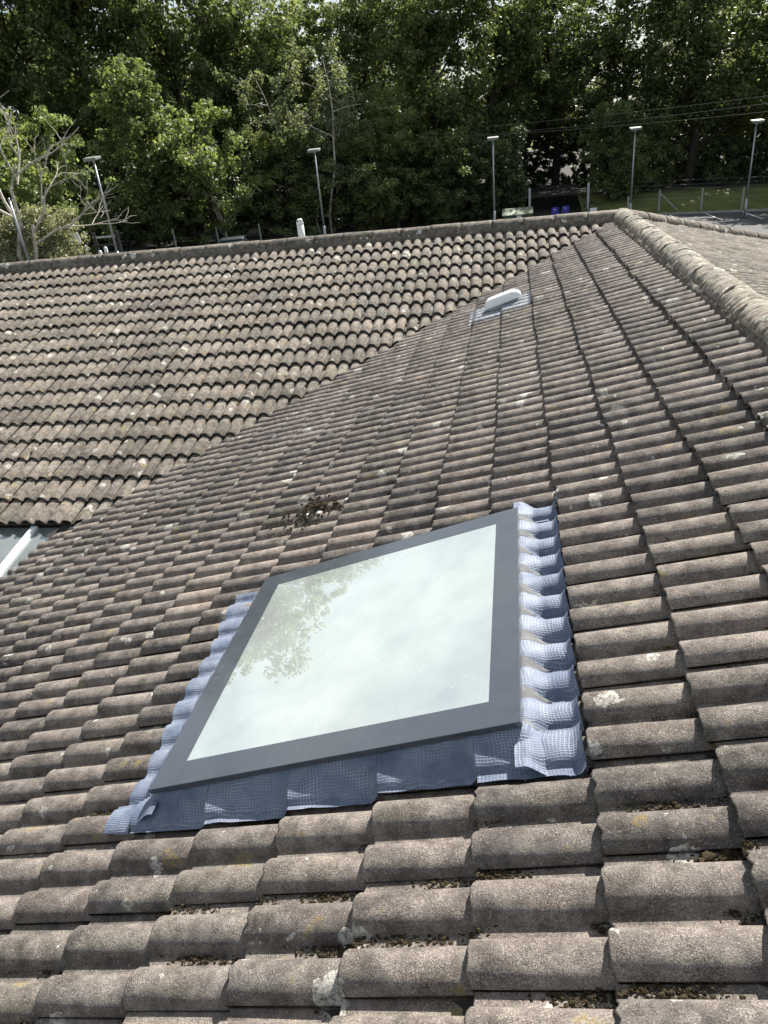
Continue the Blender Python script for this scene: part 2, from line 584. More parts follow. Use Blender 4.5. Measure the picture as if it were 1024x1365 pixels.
sheet('ground', [-1500, -60, 60, 1500], [-300, 60, 2000], 0, MT['grass'])
CP_Y = 57.5
sheet('car_park', [-45, -20, 0, 20, 45], [14.0, 40.0, CP_Y], 0.006, MT['asphalt'])


def verge_z(x, y):
    return ground_z(x) + 1.15 * max(0.0, min(1.0, (y - CP_Y) / 5.5)) ** 0.8 + 0.12 * mnoise.noise(Vector((x * 0.4, y * 0.5, 3.1)))


sheet('grass_verge', list(np.linspace(5.0, 48, 44)), list(np.linspace(CP_Y - 0.2, 66, 18)), 0.02, MT['grass'], verge_z)
MT['litter'] = simple('leaf_litter', (0.030, 0.024, 0.016), 1.0, var=0.5, nscale=1.5)
sheet('woodland_floor', [-150, -60, 5, 60, 150], [63.5, 110, 260], 0.05, MT['litter'], lambda x, y: ground_z(x) + (1.12 if x >= 5 else 0))
sheet('wood_edge_floor', [-80, -60, 0, 4.9], [58.5, 63.5], 0.012, MT['litter'])
kb = MB()
for i in range(44):
    x = 5 + i
    z = ground_z(x)
    kb.box((x, CP_Y - 0.32, z - 0.1), (x + 0.985, CP_Y - 0.2, z + 0.12))
tag(kb.build('kerb', MT['concrete']), kind='structure')
for k in range(9):
    x = 6.0 + 2.5 * k
    mb = MB()
    z = ground_z(x) + 0.011
    mb.add([(x, CP_Y - 5.2, z), (x + 0.12, CP_Y - 5.2, z - 0.004), (x + 0.12, CP_Y - 0.45, z - 0.004), (x, CP_Y - 0.45, z)], [(0, 1, 2, 3)])
    mb.build('parking_line', MT['white_paint'])
for o in list(COL.objects):
    if o.name.startswith('parking_line'):
        o['kind'] = 'structure'

# ------------------------------------------------------------------ the roof
TH = R(17.3)
CT, ST, TT = math.cos(TH), math.sin(TH), math.tan(TH)
G = 0.3275            # course gauge
PR = 0.15             # roll pitch
VOFF = 8.95           # valley: y = x + VOFF
XR = 1.35             # ridge of the skylight wing (runs along Y)
YR = XR + VOFF        # ridge of the far wing (runs along X)
STEP = 0.034
RH = 0.047            # roll height
HOUSE_W = -11.5
HOUSE_S = -2.1

house_loc = Vector((-1.0, 5.0, ground_z(-1.0)))
house = empty('house', house_loc, 0, 'low house under brown double roll concrete tiles with two wings meeting in a valley', 'house')


def frame(U, V, O):
    U, V = Vector(U), Vector(V)
    Nn = U.cross(V)
    m = Matrix((U, V, Nn)).transposed().to_4x4()
    m.translation = Vector(O)
    return m


FR = {
    'A': frame((CT, 0, ST), (0, 1, 0), (0, 0, ZO)),
    'B': frame((0, CT, ST), (-1, 0, 0), (0, VOFF, ZO)),
    'C': frame((-CT, 0, ST), (0, -1, 0), (2 * XR, 0, ZO)),
    'D': frame((0, -CT, ST), (1, 0, 0), (0, 2 * YR - VOFF, ZO)),
}


W_ = 0.0565


def roll_shape(v):
    """0 in the pan, 1 on the crest of a roll centred on v = 0 (mod PR)"""
    s = abs((v + PR / 2) % PR - PR / 2)
    return math.sqrt(max(0.0, 1.0 - (s / W_) ** 2)) if s < W_ else 0.0


def surf_h(u, v, u0=0.0):
    """height of the laid tiles over the crest plane"""
    s = (u - u0) % G
    return -RH * (1 - roll_shape(v)) - STEP * s / G


PROF = []
for c in (0.0, PR):
    for k in range(11):
        PROF.append(c - W_ * math.cos(math.pi * k / 10))
    PROF.append(c + 0.075)
PROF.append(PR + PR - W_ + 0.010)
PROF.sort()


def tile_arrays(seed, length=0.405):
    r = random.Random(seed)
    rows = [(-0.0, -0.0045), (0.006, 0.0), (0.20, None), (length, None)]
    v = []
    ncol = len(PROF)
    # front lip, lower edge
    jit = [r.uniform(-0.003, 0.003) + (r.uniform(0.004, 0.013) if r.random() < 0.07 else 0) for _ in PROF]
    def hh(pv, k):
        h = -RH * (1 - roll_shape(pv))
        if pv < -W_ + 0.0005:
            h = -RH + 0.006
        if k == ncol - 1:
            h = -RH - 0.004
        return h
    for k, pv in enumerate(PROF):
        v.append((jit[k] + 0.003, pv, hh(pv, k) - 0.0125))
    for (s, dh) in rows:
        for k, pv in enumerate(PROF):
            h = hh(pv, k) - STEP * s / G
            if dh is not None:
                h += dh
            v.append((s + (jit[k] if s < 0.1 else 0), pv, h))
    f = []
    for j in range(len(rows)):
        for k in range(ncol - 1):
            f.append((j * ncol + k, (j + 1) * ncol + k, (j + 1) * ncol + k + 1, j * ncol + k + 1))
    f = [tuple(reversed(q)) for q in f]
    # lip of the covering edge
    base = len(v)
    for (s, dh) in rows:
        v.append((s + (jit[0] if s < 0.1 else 0), PROF[0], -RH - 0.010 - STEP * s / G))
    for j in range(len(rows) - 1):
        a, b = (j + 1) * ncol, (j + 2) * ncol
        f.append((a, base + j, base + j + 1, b))
    f.append((ncol, 0, base, base))  if False else None
    return np.array(v, dtype=np.float64), [q for q in f if q]


VARS = [tile_arrays(s) for s in range(8)]
VAR_ME = {}
# skylight opening cut through the tiles, in (u, v) of slope A
SKY_OUT = (-1.559, -0.168, 0.637, 2.032)    # u0, u1, y0, y1 of the frame
SKY_CUT = (SKY_OUT[0] + 0.045, SKY_OUT[1] - 0.045, SKY_OUT[2] + 0.045, SKY_OUT[3] - 0.045)


def var_mesh(i, mat):
    k = (i, mat.name)
    if k not in VAR_ME:
        v, f = VARS[i]
        me = mesh_np('tile', v, [list(q) for q in f])
        me.polygons.foreach_set('use_smooth', np.array([not (j < len(PROF) - 1) for j in range(len(f))]))
        me.materials.append(mat)
        VAR_ME[k] = me
    return VAR_ME[k]


# clip planes in world plan coordinates: (nx, ny, c) keeps nx*x + ny*y < c
s2 = math.sqrt(0.5)
CLIPS = {
    'A': [(-s2, s2, (VOFF - 0.012) * s2), (1, 0, XR - 0.02)],
    'B': [(s2, -s2, -(VOFF + 0.012) * s2), (0, 1, YR - 0.02)],
    'C': [(-1, 0, -(XR + 0.02)), (-s2, s2, (YR - XR - 0.012) * s2)],
    'D': [(0, -1, -(YR + 0.02)), (s2, -s2, (XR - YR - 0.012) * s2)],
}


def clip_mesh(vw, faces, clips, rect=None, fr=None):
    bm = bmesh.new()
    bv = [bm.verts.new(p) for p in vw]
    for q in faces:
        bm.faces.new([bv[i] for i in q])
    for (nx, ny, c) in clips:
        no = Vector((nx, ny, 0))
        bmesh.ops.bisect_plane(bm, geom=bm.verts[:] + bm.edges[:] + bm.faces[:], plane_co=no * c, plane_no=no, clear_outer=True, dist=1e-5)
    if rect is not None:
        inv = fr.inverted()
        u0, u1, y0, y1 = rect
        Uw = (fr.to_3x3() @ Vector((1, 0, 0)))
        Vw = (fr.to_3x3() @ Vector((0, 1, 0)))
        for (no, co) in ((Uw, fr @ Vector((u0, 0, 0))), (Uw, fr @ Vector((u1, 0, 0))), (Vw, fr @ Vector((0, y0, 0))), (Vw, fr @ Vector((0, y1, 0)))):
            bmesh.ops.bisect_plane(bm, geom=bm.verts[:] + bm.edges[:] + bm.faces[:], plane_co=co, plane_no=no, dist=1e-5)
        kill = []
        for fc in bm.faces:
            p = inv @ fc.calc_center_median()
            if u0 < p.x < u1 and y0 < p.y < y1:
                kill.append(fc)
        bmesh.ops.delete(bm, geom=kill, context='FACES')
    v = [x.co.copy() for x in bm.verts]
    bm.verts.index_update()
    f = [tuple(x.index for x in fc.verts) for fc in bm.faces]
    bm.free()
    return v, f


def in_view(p, margin=30):
    d = p - CAM
    z = d.dot(CF)
    if z < 0.1:
        return None
    x = IW / 2 + FPX * d.dot(CR) / z
    y = IH / 2 - FPX * d.dot(CU) / z
    if -margin < x < IW + margin and -margin < y < IH + margin:
        return (x, y)
    return None


UE = -15.0 * G - 0.02       # eave line on every slope (lower end of the first course)
I0 = {'A': -15, 'B': -14, 'C': -15, 'D': -15}
UO = {'A': 0.0, 'B': -0.15 * G, 'C': 0.0, 'D': 0.0}


def deck(name, key, pts):
    """boarded slope under the tiles; pts are (u, v) in the slope frame"""
    return None


def poly_slab(name, key, plan, depth, thick, mat, parent, hole=None):
    fr = FR[key]
    nrm = (fr.to_3x3() @ Vector((0, 0, 1)))
    o0 = fr.translation
    def lift(x, y, off):
        z = o0.z - (nrm.x * (x - o0.x) + nrm.y * (y - o0.y)) / nrm.z
        return Vector((x, y, z)) + Vector((0, 0, off / nrm.z))
    top = [lift(x, y, -depth) for x, y in plan]
    bot = [lift(x, y, -depth - thick) for x, y in plan]
    n_ = len(plan)
    bm = bmesh.new()
    tv = [bm.verts.new(p) for p in top]
    bv = [bm.verts.new(p) for p in bot]
    bm.faces.new(tv)
    bm.faces.new(list(reversed(bv)))
    for i in range(n_):
        j = (i + 1) % n_
        bm.faces.new((tv[j], tv[i], bv[i], bv[j]))
    if hole is not None:
        u0, u1, y0, y1 = hole
        inv = fr.inverted()
        Uw = (fr.to_3x3() @ Vector((1, 0, 0)))
        for (no, co) in ((Uw, fr @ Vector((u0, 0, 0))), (Uw, fr @ Vector((u1, 0, 0))), (Vector((0, 1, 0)), Vector((0, y0, 0))), (Vector((0, 1, 0)), Vector((0, y1, 0)))):
            bmesh.ops.bisect_plane(bm, geom=bm.verts[:] + bm.edges[:] + bm.faces[:], plane_co=co, plane_no=no, dist=1e-5)
        kill = [fc for fc in bm.faces if (lambda p: u0 < p.x < u1 and y0 < p.y < y1)(inv @ fc.calc_center_median())]
        bmesh.ops.delete(bm, geom=kill, context='FACES')
    bmesh.ops.recalc_face_normals(bm, faces=bm.faces)
    me = bpy.data.meshes.new(name)
    bmesh.ops.transform(bm, matrix=fr.inverted(), verts=bm.verts[:])
    bm.to_mesh(me)
    bm.free()
    return obj(name, me, mat, parent, fr)


XE = (UE + 0.07) * CT                        # plan x of the inner eave board
YE = XE + VOFF
YEB = VOFF + (-14.15 * G + 0.07) * CT
XE2 = 2 * XR - XE
YE2 = 2 * YR - YE
slope = {}
slope['A'] = poly_slab('roof_slope', 'A', [(XE, HOUSE_S), (XR, HOUSE_S), (XR, YR), (XE, YE)], 0.080, 0.03, MT['felt'], house, SKY_CUT)
slope['B'] = poly_slab('roof_slope', 'B', [(HOUSE_W, YEB), (YEB - VOFF, YEB), (XR, YR), (HOUSE_W, YR)], 0.080, 0.03, MT['felt'], house)
slope['C'] = poly_slab('roof_slope', 'C', [(XR, HOUSE_S), (XE2, HOUSE_S), (XE2, YE2), (XR, YR)], 0.080, 0.03, MT['felt'], house)
slope['D'] = poly_slab('roof_slope', 'D', [(HOUSE_W, YR), (XR, YR), (XE2, YE2), (HOUSE_W, YE2)], 0.080, 0.03, MT['felt'], house)

VSPAN = {'A': (HOUSE_S, YR + 0.2, 0.0), 'B': (-XR - 0.2, -HOUSE_W, 0.09), 'C': (-(YE2 + 0.3), -HOUSE_S, 0.03), 'D': (HOUSE_W, XE2 + 0.3, 0.05)}
CLEAN = {}
MAXN = {'A': 300, 'B': 300, 'C': 0, 'D': 0}
for key in 'ABCD':
    fr = FR[key]
    v0, v1, ph = VSPAN[key]
    k0 = int(math.floor((v0 - ph) / (2 * PR)))
    k1 = int(math.ceil((v1 - ph) / (2 * PR)))
    rec = []
    for i in range(I0[key], 6):
        for k in range(k0, k1 + 1):
            u = i * G + UO[key]
            vv = ph + k * 2 * PR
            if vv - W_ < v0 - 0.05 or vv + 0.25 > v1 + 0.3:
                continue
            r = random.Random((ord(key) * 1000 + i) * 1000 + k)
            loc = Matrix.Translation((u + r.gauss(0, 0.0045), vv + r.uniform(-0.002, 0.002), r.uniform(-0.002, 0.004)))
            rot = Matrix.Rotation(r.gauss(0, 0.006), 4, 'Z') @ Matrix.Rotation(r.gauss(0, 0.004), 4, 'Y') @ Matrix.Rotation(r.gauss(0, 0.007), 4, 'X')
            mw = fr @ loc @ rot
            var = r.randrange(8)
            vw = [mw @ Vector(p) for p in VARS[var][0]]
            clips = []
            dead = False
            for (nx, ny, c) in CLIPS[key]:
                ds = [nx * p.x + ny * p.y - c for p in vw]
                if min(ds) > -0.01:
                    dead = True
                elif max(ds) > 0:
                    clips.append((nx, ny, c))
            if dead:
                continue
            rect = None
            if key == 'A':
                uu0, uu1 = u, u + 0.405
                if uu1 > SKY_CUT[0] and uu0 < SKY_CUT[1] and vv + 0.25 > SKY_CUT[2] and vv - W_ < SKY_CUT[3]:
                    rect = SKY_CUT
                    if uu0 > SKY_CUT[0] and uu1 < SKY_CUT[1] and vv - W_ > SKY_CUT[2] and vv + 0.25 < SKY_CUT[3]:
                        continue
            ctr = fr @ Vector((u + 0.16, vv + 0.09, -0.02))
            vis = in_view(ctr)
            d = (ctr - CAM).length
            mat = MT['tile_far'] if key in 'BC' else MT['tile']
            if key == 'A':
                # relaid, cleaner tiles beside the new window
                cu, cv = u + 0.16, vv + 0.09
                if 2.02 < cv < 2.75 and -2.25 < cu < -1.15 and r.random() < 0.42:
                    mat = MT['tile_clean']
            rec.append((d if vis else 1e6 + d, var, mw, clips, rect, vw, mat))
    rec.sort(key=lambda x: x[0])
    n_ind = 0
    bulk_v, bulk_f, nb = [], [], 0
    for (d, var, mw, clips, rect, vw, mat) in rec:
        single = d < 1e6 and n_ind < MAXN[key]
        if clips or rect:
            cv_, cf_ = clip_mesh(vw, VARS[var][1], clips, rect, fr)
            if not cf_:
                continue
        if single:
            n_ind += 1
            if clips or rect:
                inv = mw.inverted()
                me = mesh_np('tile', np.array([inv @ p for p in cv_]), cf_)
                me.polygons.foreach_set('use_smooth', np.ones(len(cf_), dtype=bool))
                obj('tile', me, mat, slope[key], mw)
            else:
                obj('tile', var_mesh(var, mat), mat, slope[key], mw)
        else:
            if clips or rect:
                pv, pf = cv_, cf_
            else:
                pv, pf = vw, VARS[var][1]
            bulk_v += [fr.inverted() @ p for p in pv]
            bulk_f += [tuple(i + nb for i in q) for q in pf]
            nb += len(pv)
    if bulk_v:
        me = mesh_np('tile_field', np.array(bulk_v), bulk_f)
        me.polygons.foreach_set('use_smooth', np.ones(len(bulk_f), dtype=bool))
        o = obj('tile_field', me, MT['tile_far'] if key in 'BC' else MT['tile'], slope[key], fr)
        o['kind'] = 'stuff'

# valley gutter lining under the cut tiles
vm = MB()
def vpt(t, w, dz):
    x = XR - t
    return (x + w * s2, x + VOFF - w * s2, ZO + x * TT + dz)
Lv = XR - XE
for sgn in (1, -1):
    vm.add([vpt(0.1, 0, -0.075), vpt(Lv, 0, -0.075), vpt(Lv, sgn * 0.16, -0.075 + 0.16 * s2 * TT), vpt(0.1, sgn * 0.16, -0.075 + 0.16 * s2 * TT)], [(0, 1, 2, 3)])
vm.build('valley_lining', MT['felt'], house, mw=Matrix())

# ------------------------------------------------------------------ ridge and hip tiles
def ridge_mesh(seed, length, rad, ribs, amp):
    r = random.Random(seed)
    nL, nA = (30, 16) if ribs else (8, 12)
    v = []
    off = r.uniform(0, 100)
    for i in range(nL + 1):
        s = length * i / nL
        for k in range(nA + 1):
            a = R(-82) + R(164) * k / nA
            rr = rad
            if ribs:
                rr += amp * mnoise.noise(Vector((s * 44 + a * 1.6 + off, a * 0.9, 0.3))) + 0.4 * amp * mnoise.noise(Vector((s * 70 + off, a * 7, 0.7)))
            rr += 0.004 * mnoise.noise(Vector((s * 9 + off, a * 3, 1.7)))
            v.append((math.sin(a) * rr, s, math.cos(a) * rr))
    f = []
    w = nA + 1
    for i in range(nL):
        for k in range(nA):
            f.append((i * w + k, i * w + k + 1, (i + 1) * w + k + 1, (i + 1) * w + k))
    # end rims
    for i, dsgn in ((0, 1), (nL, -1)):
        b = len(v)
        for k in range(nA + 1):
            x, y, z = v[i * w + k]
            v.append((x * 0.87, y, z * 0.87))
        for k in range(nA):
            q = (i * w + k, b + k, b + k + 1, i * w + k + 1)
            f.append(q if dsgn > 0 else tuple(reversed(q)))
    me = mesh_np('ridge_tile', np.array(v), f, True)
    return me


RV = [ridge_mesh(s, 0.447, 0.128, False, 0) for s in range(5)]
RVA = [ridge_mesh(s + 20, 0.447, 0.128, True, 0.020) for s in range(6)]


def lay_ridge(p0, dirv, n, meshes, mat, drop=0.0):
    p0 = Vector(p0)
    d = Vector(dirv).normalized()
    side = d.cross(Vector((0, 0, 1))).normalized()
    up = side.cross(d)
    for i in range(n):
        p = p0 + d * (0.452 * i)
        m = Matrix((side, d, up)).transposed().to_4x4()
        m.translation = p + up * (random.uniform(-0.004, 0.004)) + side * random.uniform(-0.004, 0.004)
        m = m @ Matrix.Rotation(random.gauss(0, 0.006), 4, 'X') @ Matrix.Rotation(random.gauss(0, 0.008), 4, 'Z')
        me = meshes[i % len(meshes)]
        obj('ridge_tile', me, mat, house, m)


ZR = ZO + XR * TT
lay_ridge((XR - 0.04, YR, ZR - 0.062), (-1, 0, 0), 28, RV, MT['ridge'])
lay_ridge((XR, YR - 0.06, ZR - 0.055), (0, -1, 0), 28, RVA, MT['ridge_pale'])
lay_ridge((XR + 0.02, YR + 0.02, ZR - 0.06), (1, 1, -TT), 18, RV, MT['ridge'])


def mortar(p0, dirv, n, wside):
    """lumpy bedding strip closing the rolls under the edge of the ridge tiles"""
    p0 = Vector(p0)
    d = Vector(dirv).normalized()
    side = d.cross(Vector((0, 0, 1))).normalized()
    v, f = [], []
    for i in range(n + 1):
        for (w, z) in ((0.100, -0.005), (0.128, -0.012), (0.146, -0.040), (0.150, -0.095), (0.10, -0.12)):
            q = d * (i * 0.03)
            jj = mnoise.noise(Vector((i * 0.37, w * 40, wside)))
            j2 = mnoise.noise(Vector((i * 0.9, w * 60, wside + 4)))
            v.append(p0 + q + side * wside * (w + jj * 0.011 + j2 * 0.004) + Vector((0, 0, z + j2 * 0.006)))
    for i in range(n):
        for k in range(4):
            a = i * 5 + k
            f.append((a, a + 1, a + 6, a + 5))
    obj('mortar_bedding', mesh_np('mortar_bedding', np.array([tuple(x) for x in v]), f, True), MT['mortar'], house, Matrix())


for sd in (1, -1):
    mortar((XR, YR, ZR - 0.024), (-1, 0, 0), 415, sd)
    mortar((XR, YR, ZR - 0.024), (0, -1, 0), 410, sd)
    mortar((XR, YR, ZR - 0.024), (1, 1, -TT), 270, sd)
# lump of mortar where the three ridges meet
bm = bmesh.new()
bmesh.ops.create_icosphere(bm, subdivisions=3, radius=0.15)
for v_ in bm.verts:
    v_.co.z *= 0.95
    v_.co *= 1 + 0.12 * mnoise.noise(v_.co * 14)
me = bpy.data.meshes.new('ridge_cap')
bm.to_mesh(me)
bm.free()
me.polygons.foreach_set('use_smooth', np.ones(len(me.polygons), dtype=bool))
obj('ridge_cap', me, MT['ridge_pale'], house, Matrix.Translation((XR, YR, ZR - 0.065)))

# ------------------------------------------------------------------ walls under the eaves, fascia
GZ = ground_z(-1) - 0.5
wl = {}
def wall(x0, y0, x1, y1, t=0.28):
    m = MB()
    zt = ZO + UE * ST - 0.16
    m.box((min(x0, x1), min(y0, y1), GZ), (max(x0, x1), max(y0, y1), zt))
    return m.build('wall', MT['render'], house, mw=Matrix())
xi, yi = XE + 0.35, YE + 0.35
xo, yo = XE2 - 0.35, YE2 - 0.35
wall(xi, HOUSE_S + 0.2, xi + 0.28, yi)
wall(HOUSE_W + 0.2, yi, xi + 0.28, yi + 0.28)
wall(xo - 0.28, HOUSE_S + 0.2, xo, yo)
wall(HOUSE_W + 0.2, yo - 0.28, xo, yo)
wall(HOUSE_W + 0.2, yi + 0.28, HOUSE_W + 0.48, yo - 0.28)
wall(xi + 0.28, HOUSE_S + 0.2, xo - 0.28, HOUSE_S + 0.48)
zf = ZO + UE * ST
for (a, b) in (((XE - 0.02, HOUSE_S), (XE + 0.012, YE)), ((HOUSE_W, YEB - 0.02), (XE, YEB + 0.012)), ((XE2 - 0.012, HOUSE_S), (XE2 + 0.02, YE2)), ((HOUSE_W, YE2 - 0.012), (XE2, YE2 + 0.02))):
    MB().box((*a, zf - 0.26), (*b, zf - 0.075)).build('fascia', MT['fascia'], house, mw=Matrix())

# ------------------------------------------------------------------ skylight
FA = FR['A']
HF = 0.062                                   # top of the glass over the crest plane
su0, su1, sy0, sy1 = SKY_OUT
skyl = empty('skylight', FA @ Vector(((su0 + su1) / 2, sy0, -0.05)), 0, 'large square flush glass skylight with a dark border set in the tiles', 'skylight')
bu0, bu1, by0, by1 = -1.446, -0.271, 0.750, 1.925
# border: four mitred bands of dark glass, 12 mm thick
bands = [
    [(su0, sy0), (su1, sy0), (bu1, by0), (bu0, by0)],
    [(su1, sy0), (su1, sy1), (bu1, by1), (bu1, by0)],
    [(su1, sy1), (su0, sy1), (bu0, by1), (bu1, by1)],
    [(su0, sy1), (su0, sy0), (bu0, by0), (bu0, by1)],
]
mb = MB()
ring_o = [(su0, sy0), (su1, sy0), (su1, sy1), (su0, sy1)]
ring_i = [(bu0, by0), (bu1, by0), (bu1, by1), (bu0, by1)]
ov = []
for (ins, h) in ((0.0, HF - 0.020), (0.0, HF - 0.0015), (0.0015, HF)):
    for (a, b) in ring_o:
        ov.append((a + (ins if a == su0 else -ins), b + (ins if b == sy0 else -ins), h))
for (a, b) in ring_i:
    ov.append((a, b, HF))
for (a, b) in ring_i:
    ov.append((a, b, HF - 0.020))
fs = []
for j in range(4):
    for k in range(4):
        k2 = (k + 1) % 4
        fs.append((j * 4 + k, j * 4 + k2, (j + 1) * 4 + k2, (j + 1) * 4 + k))
for k in range(4):
    k2 = (k + 1) % 4
    fs.append((16 + k, 16 + k2, k2, k))
mb.add([tuple(x) for x in ov], fs)
mb.build('frame', MT['border'], skyl, mw=FA)
mb = MB()
e = 0.001
mb.box((bu0 + e, by0 + e, HF - 0.010), (bu1 - e, by1 - e, HF - 0.0012))
# one sheet only: the transparent shader needs no thickness, keep the upper face and a rim
mb2 = MB()
mb2.add([(bu0 + e, by0 + e, HF - 0.0012), (bu1 - e, by0 + e, HF - 0.0012), (bu1 - e, by1 - e, HF - 0.0012), (bu0 + e, by1 - e, HF - 0.0012)], [(0, 1, 2, 3)])
mb2.build('glass_pane', MT['glass'], skyl, mw=FA)
# upstand kerb under the frame
mb = MB()
c = 0.035
ring = [(su0 + c, sy0 + c), (su1 - c, sy0 + c), (su1 - c, sy1 - c), (su0 + c, sy1 - c)]
c2 = 0.075
ring2 = [(su0 + c2, sy0 + c2), (su1 - c2, sy0 + c2), (su1 - c2, sy1 - c2), (su0 + c2, sy1 - c2)]
vv_ = [(a, b, h) for h in (-0.11, HF - 0.021) for (a, b) in ring] + [(a, b, h) for h in (-0.11, HF - 0.021) for (a, b) in ring2]
fs = []
for k in range(4):
    k2 = (k + 1) % 4
    fs += [(k, k2, 4 + k2, 4 + k), (8 + k2, 8 + k, 12 + k, 12 + k2), (4 + k, 4 + k2, 12 + k2, 12 + k)]
mb.add(vv_, fs)
mb.build('upstand', MT['black_steel'], skyl, mw=FA)
# plastered light shaft dropping to the ceiling
ZC = ZO - 1.15
inv = FA.inverted()
top = [FA @ Vector((a, b, HF - 0.03)) for (a, b) in ring2]
shaft_v, shaft_f = [], []
low = [Vector((p.x, p.y, ZC)) for p in top]
for p in top + low:
    shaft_v.append(tuple(p))
for k in range(4):
    k2 = (k + 1) % 4
    shaft_f.append((k, 4 + k, 4 + k2, k2))
MB().add(shaft_v, shaft_f).build('light_shaft', MT['white_wall'], skyl, mw=Matrix())
# slim pale spacer bar just inside the border of the glass unit
mb = MB()
sp = 0.016
for (a, b) in (((bu0, by0), (bu1, by0 + sp)), ((bu0, by1 - sp), (bu1, by1)), ((bu0, by0 + sp), (bu0 + sp, by1 - sp)), ((bu1 - sp, by0 + sp), (bu1, by1 - sp))):
    mb.box((*a, HF - 0.034), (*b, HF - 0.022))
mb.build('spacer_bar', MT['galv'], skyl, mw=FA)
# room below, open to the shaft
rx0, rx1, ry0, ry1, rz0 = -2.4, 1.0, -0.8, 3.4, ZC - 2.3
xs = [rx0, low[0].x, low[1].x, rx1]
ys = [ry0, low[0].y, low[3].y, ry1]
mb = MB()
for i in range(3):
    for j in range(3):
        if i == 1 and j == 1:
            continue
        mb.add([(xs[i], ys[j], ZC), (xs[i + 1], ys[j], ZC), (xs[i + 1], ys[j + 1], ZC), (xs[i], ys[j + 1], ZC)], [(3, 2, 1, 0)])
mb.build('ceiling', MT['white_wall'], house, mw=Matrix())
mb = MB()
cs = [(rx0, ry0), (rx1, ry0), (rx1, ry1), (rx0, ry1)]
mb.add([(x, y, rz0) for x, y in cs] + [(x, y, ZC) for x, y in cs], [(k, 4 + k, 4 + (k + 1) % 4, (k + 1) % 4) for k in range(4)])
mb.build('interior_wall', MT['white_wall'], house, mw=Matrix())
MB().add([(x, y, rz0) for x, y in cs], [(0, 1, 2, 3)]).build('room_floor', MT['floor'], house, mw=Matrix())


def flashing(us, vs_, hf, seed, name='flashing', mat=None, parent=None, edge=None):
    """sheet dressed over the rolls; hf(u, v) gives height over the crest plane"""
    v, uv = [], []
    nu, nv = len(us), len(vs_)
    for b in vs_:
        for a in us:
            aa, bb = a, b
            if edge:
                aa, bb = edge(a, b)
            v.append((aa, bb, hf(aa, bb) + 0.0022 * mnoise.noise(Vector((aa * 17, bb * 17, seed)))))
            uv.append((aa, bb))
    f = [(j * nu + i, j * nu + i + 1, (j + 1) * nu + i + 1, (j + 1) * nu + i) for j in range(nv - 1) for i in range(nu - 1)]
    me = mesh_np(name, np.array(v), f, True)
    ul = me.uv_layers.new(name='UVMap')
    for li, lp in enumerate(me.loops):
        ul.data[li].uv = uv[lp.vertex_index]
    o = obj(name, me, mat or MT['flashing'], parent or skyl, FA)
    return o


def soft(u, v, k=0.0):
    """the sheet bridges the pans a little instead of reaching their bottom"""
    s = (u % G)
    step = STEP * s / G
    # steps are dressed softly
    if s > G - 0.03:
        step = STEP * (1 - (s - (G - 0.03)) / 0.03)
    r_ = roll_shape(v)
    return -RH * (1 - k) * (1 - r_) - step + 0.0055


def lerp(a, b, t):
    t = max(0.0, min(1.0, t))
    t = t * t * (3 - 2 * t)
    return a + (b - a) * t


# downslope side: dressed over the rolls beyond the lower edge of the frame
def h_down(u, v):
    t = (u - (su0 - 0.055)) / 0.075
    return lerp(soft(u, v, 0.50), soft(u, v, 0.85) + 0.030, t)
flashing(np.linspace(-1.752, su0 + 0.034, 26), np.linspace(0.56, 2.08, 150), h_down, 1.0,
         edge=lambda a, b: (a + (0.010 * math.sin(b * 9.0) - 0.045 * (b - 0.9)) * max(0.0, min(1.0, (-1.52 - a) / 0.2)), b))
# upslope side: ends at the step of the next course
def h_up(u, v):
    t = ((su1 + 0.075) - u) / 0.085
    return lerp(soft(u, v, 0.10), soft(u, v, 0.85) + 0.026, t) + 0.004 * mnoise.noise(Vector((u * 40, v * 13, 9.0))) * max(0.0, min(1.0, t))
flashing(np.linspace(su1 - 0.034, -0.004, 22), np.linspace(0.515, 2.19, 170), h_up, 2.0)
# smears of sealant along the kerb between the rolls
sm = MB()
for j in range(4, 14):
    yv = j * PR + PR / 2
    pts = []
    a0 = su1 - 0.02
    n_ = 8
    ln = random.uniform(0.05, 0.11)
    vv2, ff2 = [], []
    for i in range(n_ + 1):
        uu = a0 + ln * i / n_
        wd = 0.030 * (1 - (i / n_) ** 1.5) + 0.002
        for s_ in (-1, -0.5, 0, 0.5, 1):
            b = yv + s_ * wd + 0.004 * mnoise.noise(Vector((uu * 40, s_ * 3, j)))
            vv2.append((uu, b, h_up(uu, b) + 0.0055 * (1 - s_ * s_) + 0.001))
    for i in range(n_):
        for k in range(4):
            a = i * 5 + k
            ff2.append((a, a + 5, a + 6, a + 1))
    sm = MB().add(vv2, ff2)
    sm.build('sealant_smear', MT['sealant'], skyl, True, mw=FA)
